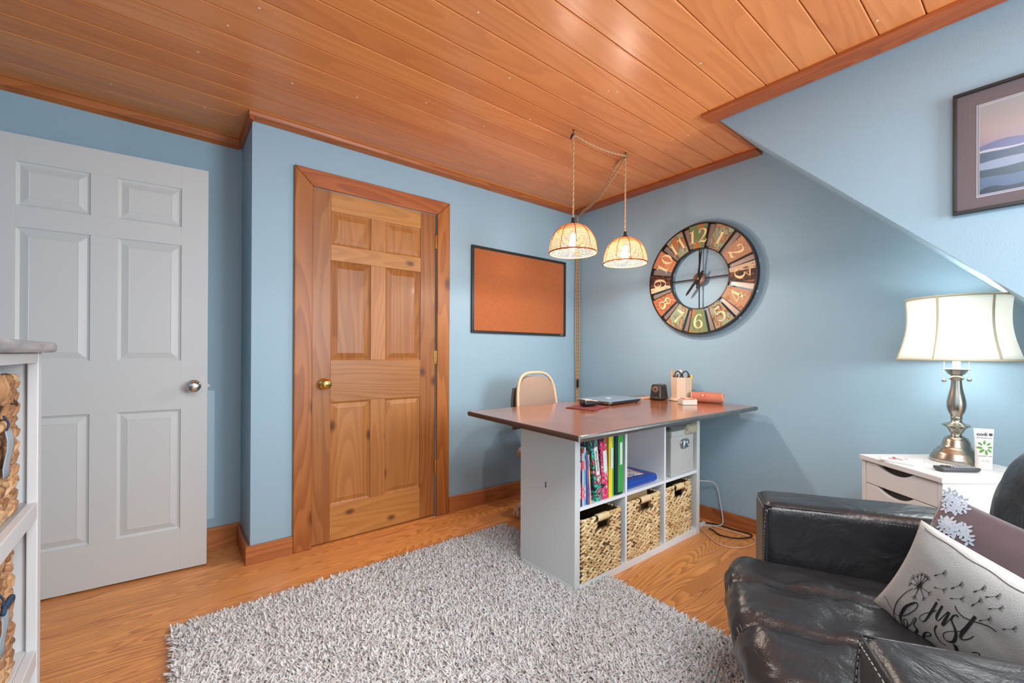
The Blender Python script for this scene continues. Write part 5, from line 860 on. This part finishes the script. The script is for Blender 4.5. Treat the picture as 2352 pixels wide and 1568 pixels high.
TXD = plain('tube_print', rgb(70, 74, 84), rough=.6); GL = plain('leaf_print', rgb(92, 150, 60), rough=.6)
text(t, 'codi', TXD, .021, (-.008, tub(0, .142).y-.0012, .143), (pi/2+.10, 0, 0), bold=.0004); text(t, 'Hand & Body Lotion', TXD, .0062, (-.002, tub(0, .128).y-.001, .129), (pi/2+.13, 0, 0)); text(t, 'COCONUT LIME', TXD, .006, (-.004, tub(0, .056).y-.0012, .056), (pi/2+.13, 0, 0)); text(t, '1 fl oz / 30 ml', TXD, .005, (-.004, tub(0, .036).y-.001, .037), (pi/2+.1, 0, 0))
q = MB(); q.lathe([(.0062, 0), (.0062, .0004)], 16, c=(.021, tub(.021, .143).y-.0012, .143), axis='Y'); q.make('emblem', TXD, t)
q = MB()
for (u, z, a_, l_) in ((-.016, .104, 2.4, .009), (-.002, .110, 1.4, .009), (.012, .104, .6, .009), (-.018, .088, 3.1, .010), (-.012, .076, 3.9, .011), (.002, .070, 4.8, .011), (.013, .078, 5.6, .010), (.016, .091, .1, .009)):
    nn = 8; q.add([tub(u, z)]+[tub(u+l_*cos(a_)*cos(2*pi*i/nn)-l_*.45*sin(a_)*sin(2*pi*i/nn), z+l_*sin(a_)*cos(2*pi*i/nn)+l_*.45*cos(a_)*sin(2*pi*i/nn)) for i in range(nn)], [(0, 1+i, 1+(i+1) % nn) for i in range(nn)])
q.make('leaf_print', GL, t)

# ------------------------------------------------------------ framed picture on the bulkhead (local x to the right along -Y world)
pf = thing('framed_picture', 'black-framed landscape picture with a mauve mat on the bulkhead', 'picture', (2.27, .222, 1.613), -pi/2); PW, PH = .60, .439
for a in ((0, PW, 0, .011), (0, PW, PH-.011, PH), (0, .011, .011, PH-.011), (PW-.011, PW, .011, PH-.011)): box('frame_rail', BLACK, a[0], a[1], -.022, -.0005, a[2], a[3], pf, bevel=.002)
box('mat', plain('mauve_mat', rgb(102, 92, 97), rough=.6), .010, PW-.010, -.012, -.002, .010, PH-.010, pf, bevel=0)
WB = plain('white_bevel', rgb(206, 210, 214), rough=.5); MM = plain('inner_mat', rgb(136, 140, 158), rough=.6)
ix0, ix1, iz0, iz1 = .059, PW-.059, .050, PH-.060
for (e_, m_, y_) in ((0, WB, -.0125), (.002, MM, -.013), (.0062, WB, -.0135)): box('mat_bevel', m_, ix0+e_, ix1-e_, y_, -.011, iz0+e_, iz1-e_, pf, bevel=0)
IX0, IX1, IZ0, IZ1 = ix0+.008, ix1-.008, iz0+.008, iz1-.008; pw, phh = IX1-IX0, IZ1-IZ0
m, nt, b = newmat('dusk_sky_print'); setp(b, Roughness=.25); tc = N(nt, 'TexCoord'); sp = N(nt, 'SeparateXYZ'); L(nt, tc.outputs['Generated'], sp.inputs[0]); rp = N(nt, 'ValToRGB'); e = rp.color_ramp.elements; e[0].position = .52; e[0].color = rgb(124, 118, 142); e[1].position = 1; e[1].color = rgb(146, 150, 154)
for p_, c_ in ((.60, rgb(148, 130, 140)), (.72, rgb(156, 142, 141))): x_ = e.new(p_); x_.color = c_
L(nt, sp.outputs['Z'], rp.inputs[0]); L(nt, rp.outputs[0], b.inputs['Base Color']); box('print', m, IX0, IX1, -.0140, -.011, IZ0, IZ1, pf, bevel=0)
for k, (c_, z_, am, fr_, ph) in enumerate(((rgb(88, 94, 138), .53, .030, 5, .2), (rgb(168, 170, 190), .475, .012, 8, 1), (rgb(40, 70, 98), .455, .010, 6, 2), (rgb(124, 140, 168), .34, .014, 4, .6), (rgb(36, 66, 84), .27, .010, 5, 3), (rgb(70, 98, 130), .17, .012, 7, 1.5), (rgb(34, 52, 74), .05, .016, 12, 0))):
    q = MB(); n_ = 40; top = [(IX0+pw*i/n_, -.0141-.0001*k, IZ0+phh*(z_+am*sin(fr_*i/n_*2+ph)+am*.4*sin(fr_*3.1*i/n_+ph)+.05*(i/n_))) for i in range(n_+1)]
    q.add([(IX0, top[0][1], IZ0), (IX1, top[0][1], IZ0)]+top, [tuple([0, 1]+list(range(n_+2, 1, -1)))]); q.make('print_layer', plain('print_ink', c_, rough=.25), pf)

# ------------------------------------------------------------ leather armchair (local x: along its width, y: forward, z up)
AO = Vector((1.533, .584, 0)); ach = thing('leather_armchair', 'black leather armchair with stitched arms in the right foreground', 'armchair', AO, rad(30))
m, nt, b = newmat('black_leather'); setp(b, Base_Color=(.019, .019, .021, 1), Roughness=.33, Specular_IOR_Level=.62); tc = N(nt, 'TexCoord')
n1 = N(nt, 'TexNoise'); n1.inputs['Scale'].default_value = 7; n1.inputs['Detail'].default_value = 5; n1.inputs['Distortion'].default_value = 1.2; L(nt, tc.outputs['Object'], n1.inputs['Vector'])
v1 = N(nt, 'TexVoronoi'); v1.inputs['Scale'].default_value = 260; L(nt, tc.outputs['Object'], v1.inputs['Vector'])
b1 = N(nt, 'Bump'); b1.inputs['Strength'].default_value = .45; b1.inputs['Distance'].default_value = .02; L(nt, n1.outputs[0], b1.inputs['Height'])
n4 = N(nt, 'TexNoise'); n4.inputs['Scale'].default_value = 11; n4.inputs['Detail'].default_value = 3; n4.inputs['Distortion'].default_value = 2.4; L(nt, tc.outputs['Object'], n4.inputs['Vector'])
s4 = N(nt, 'Math', operation='SUBTRACT'); L(nt, n4.outputs[0], s4.inputs[0]); s4.inputs[1].default_value = .5; a4_ = N(nt, 'Math', operation='ABSOLUTE'); L(nt, s4.outputs[0], a4_.inputs[0]); p4 = N(nt, 'Math', operation='POWER'); L(nt, a4_.outputs[0], p4.inputs[0]); p4.inputs[1].default_value = .5
b3 = N(nt, 'Bump'); b3.inputs['Strength'].default_value = .10; b3.inputs['Distance'].default_value = .009; L(nt, p4.outputs[0], b3.inputs['Height']); L(nt, b1.outputs[0], b3.inputs['Normal'])
b2 = N(nt, 'Bump'); b2.inputs['Strength'].default_value = .15; b2.inputs['Distance'].default_value = .0015; L(nt, v1.outputs['Distance'], b2.inputs['Height']); L(nt, b3.outputs[0], b2.inputs['Normal']); L(nt, b2.outputs[0], b.inputs['Normal'])
LEA = m
def lth(name, sx, sy, sz, r, c, disp=None, n=16, rot=None):
    vs, fs = rbox(sx, sy, sz, r, n, disp); q = MB()
    if rot: q.T = Matrix.Translation(Vector(c)) @ rot
    else: q.T = Matrix.Translation(Vector(c))
    q.add(vs, fs); return q.make(name, LEA, ach, smooth=True)
def wr(p, n_, a1=.004, s1=9, a2=.0016, s2=26): return p+n_*(a1*noise.noise(p*s1)+a2*noise.noise(Vector((p.x*s2, p.y*s2*.5, p.z*s2))))
AWd, ALn, AHt, SW = .185, .86, .608, .655
def armd(side):
    def f(p, n_):
        q = p.copy(); t_ = (p.z+AHt/2)/AHt
        q.x += side*(.012*t_); q.z += .006*cos(p.y*3); q = wr(q, n_, .003, 8, .0008, 30)
        if p.y < 0: q.z -= .03*(-p.y/ALn)*t_
        return q
    return f
arm1 = lth('arm', AWd, ALn, AHt-.10, .034, (AWd/2+.0, -ALn/2+.0, .10+(AHt-.10)/2), armd(1), 18)
arm2 = lth('arm', AWd, ALn, AHt-.10, .034, (-SW-AWd/2, -.034-ALn/2, .10+(AHt-.10)/2), armd(-1), 18)
STI = plain('grey_thread', rgb(150, 150, 150), rough=.6)
def seam_(parent, pts, off=(0, 0, 0), piping=True):
    P = catmull(pts, 6)
    q = MB(); q.tube([Vector(p) for p in P], .0028, 6); q.make('piping', LEA, parent, smooth=True)
    q = MB(); D = 0; last = Vector(P[0]); q2 = [Vector(p)+Vector(off) for p in P]
    for a_, b__ in zip(q2[:-1], q2[1:]):
        l_ = (b__-a_).length; n_ = max(1, int(l_/.0085))
        for i in range(n_): q.tube([a_.lerp(b__, (i+.15)/n_), a_.lerp(b__, (i+.75)/n_)], .0011, 4)
    o = q.make('stitching', STI, parent, smooth=True); o['kind'] = 'stuff'
for ar, x0, x1, sg, yo in ((arm1, 0, AWd, 1, 0), (arm2, -SW, -SW-AWd, -1, -.034)):
    seam = lambda p_, pts, off=(0, 0, 0), yo=yo: seam_(p_, [(a_[0], a_[1]+yo, a_[2]) for a_ in pts], off)
    zt = AHt-.008
    seam(ar, [(x0+sg*.020, -.012, zt-.000), (x0+sg*.02, -.2, zt+.002), (x0+sg*.02, -.5, zt-.010), (x0+sg*.02, -.84, zt-.030)], (-sg*.007, 0, -.008))
    seam(ar, [(x0+sg*.022, -.008, zt), (x0+sg*.09, -.005, zt+.006), (x1-sg*.02, -.008, zt)], (0, .006, -.008))
    seam(ar, [(x0+sg*.012, -.010, zt-.01), (x0+sg*.008, -.004, .50), (x0+sg*.006, -.003, .30), (x0+sg*.008, -.004, .14)], (sg*.008, .002, 0))
def seatd(p, n_):
    q = p.copy(); u = p.x/(SW/2); v = (p.y)/.37
    q.y += .045*(1-u*u)*(1 if p.y > 0 else 0)*min(1, max(0, p.y/.2))
    if p.y > .1: q.y -= .095*min(1, (p.y-.1)/.2)*max(0, (.05-p.z)/.16)**1.2
    if p.z > 0:
        q.z += .020*(1-u*u)-.010+.015*v
        for s0 in (-.33, .33): q.z -= .022*math.exp(-((u-s0)/.045)**2); q.z += .006*math.exp(-((abs(u-s0)-.10)/.07)**2)*sin(p.y*62+9*noise.noise(p*7)+u*14)   # stitched channels with puckers
        fold = .0045*sin(46*p.x+6*noise.noise(p*6)+8*p.y)*noise.noise(p*5+Vector((3, 1, 0)))*2
        q.z += fold+.007*noise.noise(Vector((p.x*14, p.y*7, 2)))
    q = wr(q, n_, .006, 9, .002, 24); 
    if p.y > .25: q.y += .006*noise.noise(Vector((p.x*30, 0, p.z*14)))
    return q
seat = lth('seat_cushion', SW-.006, .76, .235, .060, (-SW/2, -.285, .325), seatd, 34)
seam = seam_
for s0 in (-.33, .33):
    xx = -SW/2+s0*SW/2; seam(seat, [(xx, .10, .410), (xx, .02, .430), (xx, -.2, .431), (xx, -.45, .426), (xx, -.62, .424)], (.008, 0, .003))
seam(seat, [(-.03, .070, .415), (-.15, .108, .428), (-SW/2, .125, .433), (-SW+.15, .108, .428), (-SW+.03, .070, .415)], (0, .007, -.006))
lth('front_rail', SW-.01, .08, .16, .03, (-SW/2, -.09, .17), lambda p, n_: wr(p, n_), 10)
def backd(p, n_):
    q = p.copy(); u = p.x/.36; q.y += .035*(1-u*u)*(1 if p.y > 0 else 0); q.z += .02*(1-u*u)*(p.z > 0)*1.; q.y -= .10*(p.z/.5)
    return wr(q, n_, .012, 6, .003, 18)
lth('back_cushion', SW+.16, .24, .52, .10, (-SW/2+.045, -.70, .60), backd, 22)
lth('back_frame', SW+2*AWd-.02, .10, .60, .05, (-SW/2, -.85, .42), lambda p, n_: wr(p, n_), 12)
for (x_, y_) in ((.10, -.06), (.10, -.80), (-SW-.10, -.06), (-SW-.10, -.80)): q = MB(); q.lathe([(.020, 0), (.028, .11)], 12, c=(x_, y_, 0)); q.make('foot', BLACK, ach, smooth='auto')

# ------------------------------------------------------------ cushions
def pillow(name, label, A, U_, V_, th, m, seedn, pinch=.05, mat_name=None):
    A, U_, V_ = Vector(A), Vector(U_), Vector(V_); n_ = U_.cross(V_).normalized()
    if n_.dot(Vector((0, 0, 1.1))-A) < 0: n_ = -n_
    t = thing(name, label, 'cushion', A)
    def surf(u, v, s_=1, lift=0.):
        a, b__ = 2*u-1, 2*v-1; a = max(-1, min(1, a)); b__ = max(-1, min(1, b__))
        h = th*((1-abs(a)**2.6)*(1-abs(b__)**2.6))**.55
        pu = u-(a*.5)*pinch*(1-b__*b__)*abs(a)**2; pv = v-(b__*.5)*pinch*(1-a*a)*abs(b__)**2
        p = U_*pu+V_*pv; w_ = th*.10*noise.noise((A+p)*9+Vector((seedn, 0, 0)))+th*.05*noise.noise((A+p)*24)
        return p+n_*(s_*(h+w_*min(1, h/th*2))+lift)
    q = MB(); N_ = 40; k = (N_+1)**2
    for s_ in (1, -1): q.v += [tuple(surf(i/N_, j/N_, s_)) for i in range(N_+1) for j in range(N_+1)]
    q.t = [.5]*len(q.v)
    for g in (0, 1): q.f += [(g*k+i*(N_+1)+j, g*k+(i+1)*(N_+1)+j, g*k+(i+1)*(N_+1)+j+1, g*k+i*(N_+1)+j+1) for i in range(N_) for j in range(N_)]
    q.m = [0]*len(q.f); o = q.make('cover', m, t, smooth=True)
    bm = bmesh.new(); bm.from_mesh(o.data); bmesh.ops.remove_doubles(bm, verts=bm.verts, dist=.0004); bmesh.ops.recalc_face_normals(bm, faces=bm.faces); bm.to_mesh(o.data); bm.free()
    return t, surf, U_.length, V_.length
LINEN = plain('natural_linen', rgb(194, 195, 192), rough=.95, bump=.7, bscale=500, var=.06, vscale=60)
PLUM = plain('plum_velvet', rgb(88, 74, 80), rough=.75, bump=.2, bscale=300, var=.3, vscale=7, Sheen_Weight=.6)
t, sf, lu, lv = pillow('linen_cushion', 'natural linen cushion printed "just breathe" with a dandelion, on the armchair seat', (1.327, .18, .73), (-.213, -.433, -.132), (.128, .112, -.28), .046, LINEN, 3)
q = MB()
for st in TXT:
    S_ = [(u, v, w_) for u, v, w_ in st]
    pts = [(u*lu, v*lv, w_) for u, v, w_ in S_]
    ribbon(q, pts, lambda a, b__: sf(a/lu, b__/lv, 1, .0012), 5)
q.make('print', plain('black_print', rgb(40, 38, 40), rough=.9), t)
q = MB()
for e_ in (((.03, .028), (.97, .028)),):
    n_ = 60; q.tube([sf(e_[0][0]+(e_[1][0]-e_[0][0])*i/n_, e_[0][1]+.004*sin(i*.7), 1, .0012) for i in range(n_+1)], .0009, 4)
q.make('hem_seam', plain('hem_thread', rgb(120, 114, 110)), t)
t, sf2, lu, lv = pillow('plum_cushion', 'plum velvet cushion with pale blue blossoms behind the linen cushion', (1.687, .183, .72), (-.16, -.38, -.08), (-.075, .13, -.38), .060, PLUM, 9)
q = MB(); rr = random.Random(4)
for k, (u, v) in enumerate(FLW):
    a0 = rr.uniform(0, 6); cu, cv = u*lu, v*lv; R_ = .0150
    for p_ in range(5):
        a = a0+p_*2*pi/5; c0 = (cu+R_*.55*cos(a), cv+R_*.55*sin(a)); nn = 8; lift = .0010+.00004*k
        pts = [sf2((c0[0]+R_*.46*cos(a)*cos(2*pi*i/nn)-R_*.22*sin(a)*sin(2*pi*i/nn))/lu, (c0[1]+R_*.46*sin(a)*cos(2*pi*i/nn)+R_*.22*cos(a)*sin(2*pi*i/nn))/lv, 1, lift) for i in range(nn)]
        q.add(pts, [tuple(range(nn))])
q.make('blossom_print', plain('satin_blossom', rgb(170, 186, 200), rough=.35), t)
q = MB()
for st in STM: ribbon(q, [(u*lu, v*lv, w_) for u, v, w_ in st], lambda a, b__: sf2(a/lu, b__/lv, 1, .001), 5)
q.make('stem_print', plain('copper_thread', rgb(150, 96, 72), rough=.5), t)

# ------------------------------------------------------------ white bookcase at the left edge
KX, KY0, KY1 = -.222, .50, 1.462; bc = thing('bookcase', 'white painted bookcase with a grey top at the left edge of the photo', 'bookcase', (KX, KY0, 0)); KD = .38; KW = KY1-KY0
GTOP = patchy('grey_washed_top', [(.3, rgb(120, 122, 126)), (.5, rgb(150, 151, 153)), (.66, rgb(180, 180, 180))], 12, const=False, rough=.4, stretch=(3, .6, 3)); BWH = plain('bookcase_white', rgb(204, 206, 208), rough=.4)
box('top', GTOP, -KD, .022, -.02, KW+.028, 1.098, 1.122, bc, bevel=.009, seg=4)
for y_ in (0, KW-.02): box('side_panel', BWH, -KD, -.018, y_, y_+.02, 0, 1.098, bc)
for y_ in (0, KW-.032): box('face_stile', BWH, -.018, 0, y_, y_+.032, 0, 1.098, bc, bevel=.002)
box('top_rail', BWH, -.018, -.001, .032, KW-.032, 1.075, 1.097, bc, bevel=.002)
for z_ in (.762, .43, .08): box('shelf', BWH if z_ < .7 else GTOP, -KD+.01, -.018, .02, KW-.02, z_-.02, z_, bc); box('face_rail', BWH, -.018, -.001, .032, KW-.032, z_-.038, z_-.001, bc, bevel=.002)
box('back_panel', BWH, -KD, -KD+.01, .02, KW-.02, 0, 1.098, bc); box('plinth', BWH, -.03, -.004, .02, KW-.02, 0, .045, bc)
NAVYM = plain('navy_fabric', rgb(40, 60, 84), rough=.8); TAGM = plain('pale_blue_ticking', rgb(150, 166, 176), rough=.9, bump=.4, bscale=500)
for k, (z_, lab, h_) in enumerate(((.763, 'seagrass basket with a pale blue fabric tag on the upper bookcase shelf', .285), (.431, 'seagrass basket with a navy bow on the middle bookcase shelf', .285))):
    w_ = woven('seagrass_basket', lab, (KX-.030, KY1-.215-.025*k, z_), pi/2, .30, .30, h_, (SEAG, SEAGL), 11, 7, hole=(.34, .62, .70, .86), faces='FR', group='seagrass baskets in the white bookcase', seed=31+k)
    tg = thing('fabric_tag', ('frayed pale blue fabric tag hanging from the upper seagrass basket', 'pale fabric tag with a navy bow on the lower seagrass basket')[k], 'tag', (KX-.018, KY1-.200-.025*k, z_+h_-.10))
    q = MB(); q.add([(0, -.022+.044*i/8, -.10*j/5+.002*sin(i)+(0.002*((-1)**i) if j == 5 else 0)) if False else (.004+.003*sin(j*1.1), -.022+.044*i/8, -.018*j+(.003*((-1)**i) if j == 5 else 0)) for i in range(9) for j in range(6)], [(i*6+j, i*6+j+1, (i+1)*6+j+1, (i+1)*6+j) for i in range(8) for j in range(5)])
    o = q.make('cloth', TAGM, tg, smooth=True); o.modifiers.new('s', 'SOLIDIFY').thickness = .0014
    q = MB(); q.tube(catmull([(.002, 0, 0), (.004, .004, .012), (-.002, 0, .028)], 5), .002, 6)
    if k: q.tube(catmull([(.006, 0, 0), (.010, .022, .010), (.010, .030, 0), (.006, 0, -.003), (.010, -.022, .010), (.010, -.03, 0), (.006, 0, 0)], 5), .004, 6)
    q.make('ribbon', NAVYM, tg, smooth=True)
t = thing('folded_paper', 'white folded papers lying in the upper seagrass basket', 'papers', (KX-.10, KY1-.20, .763+.25)); vs, fs = rbox(.12, .19, .05, .01, 5, lambda p, n_: p+n_*.004*noise.noise(p*20), c=(0, 0, .03)); q = MB(); q.add(vs, fs); q.make('sheet', plain('white_sheet', rgb(214, 216, 218)), t, smooth='auto')
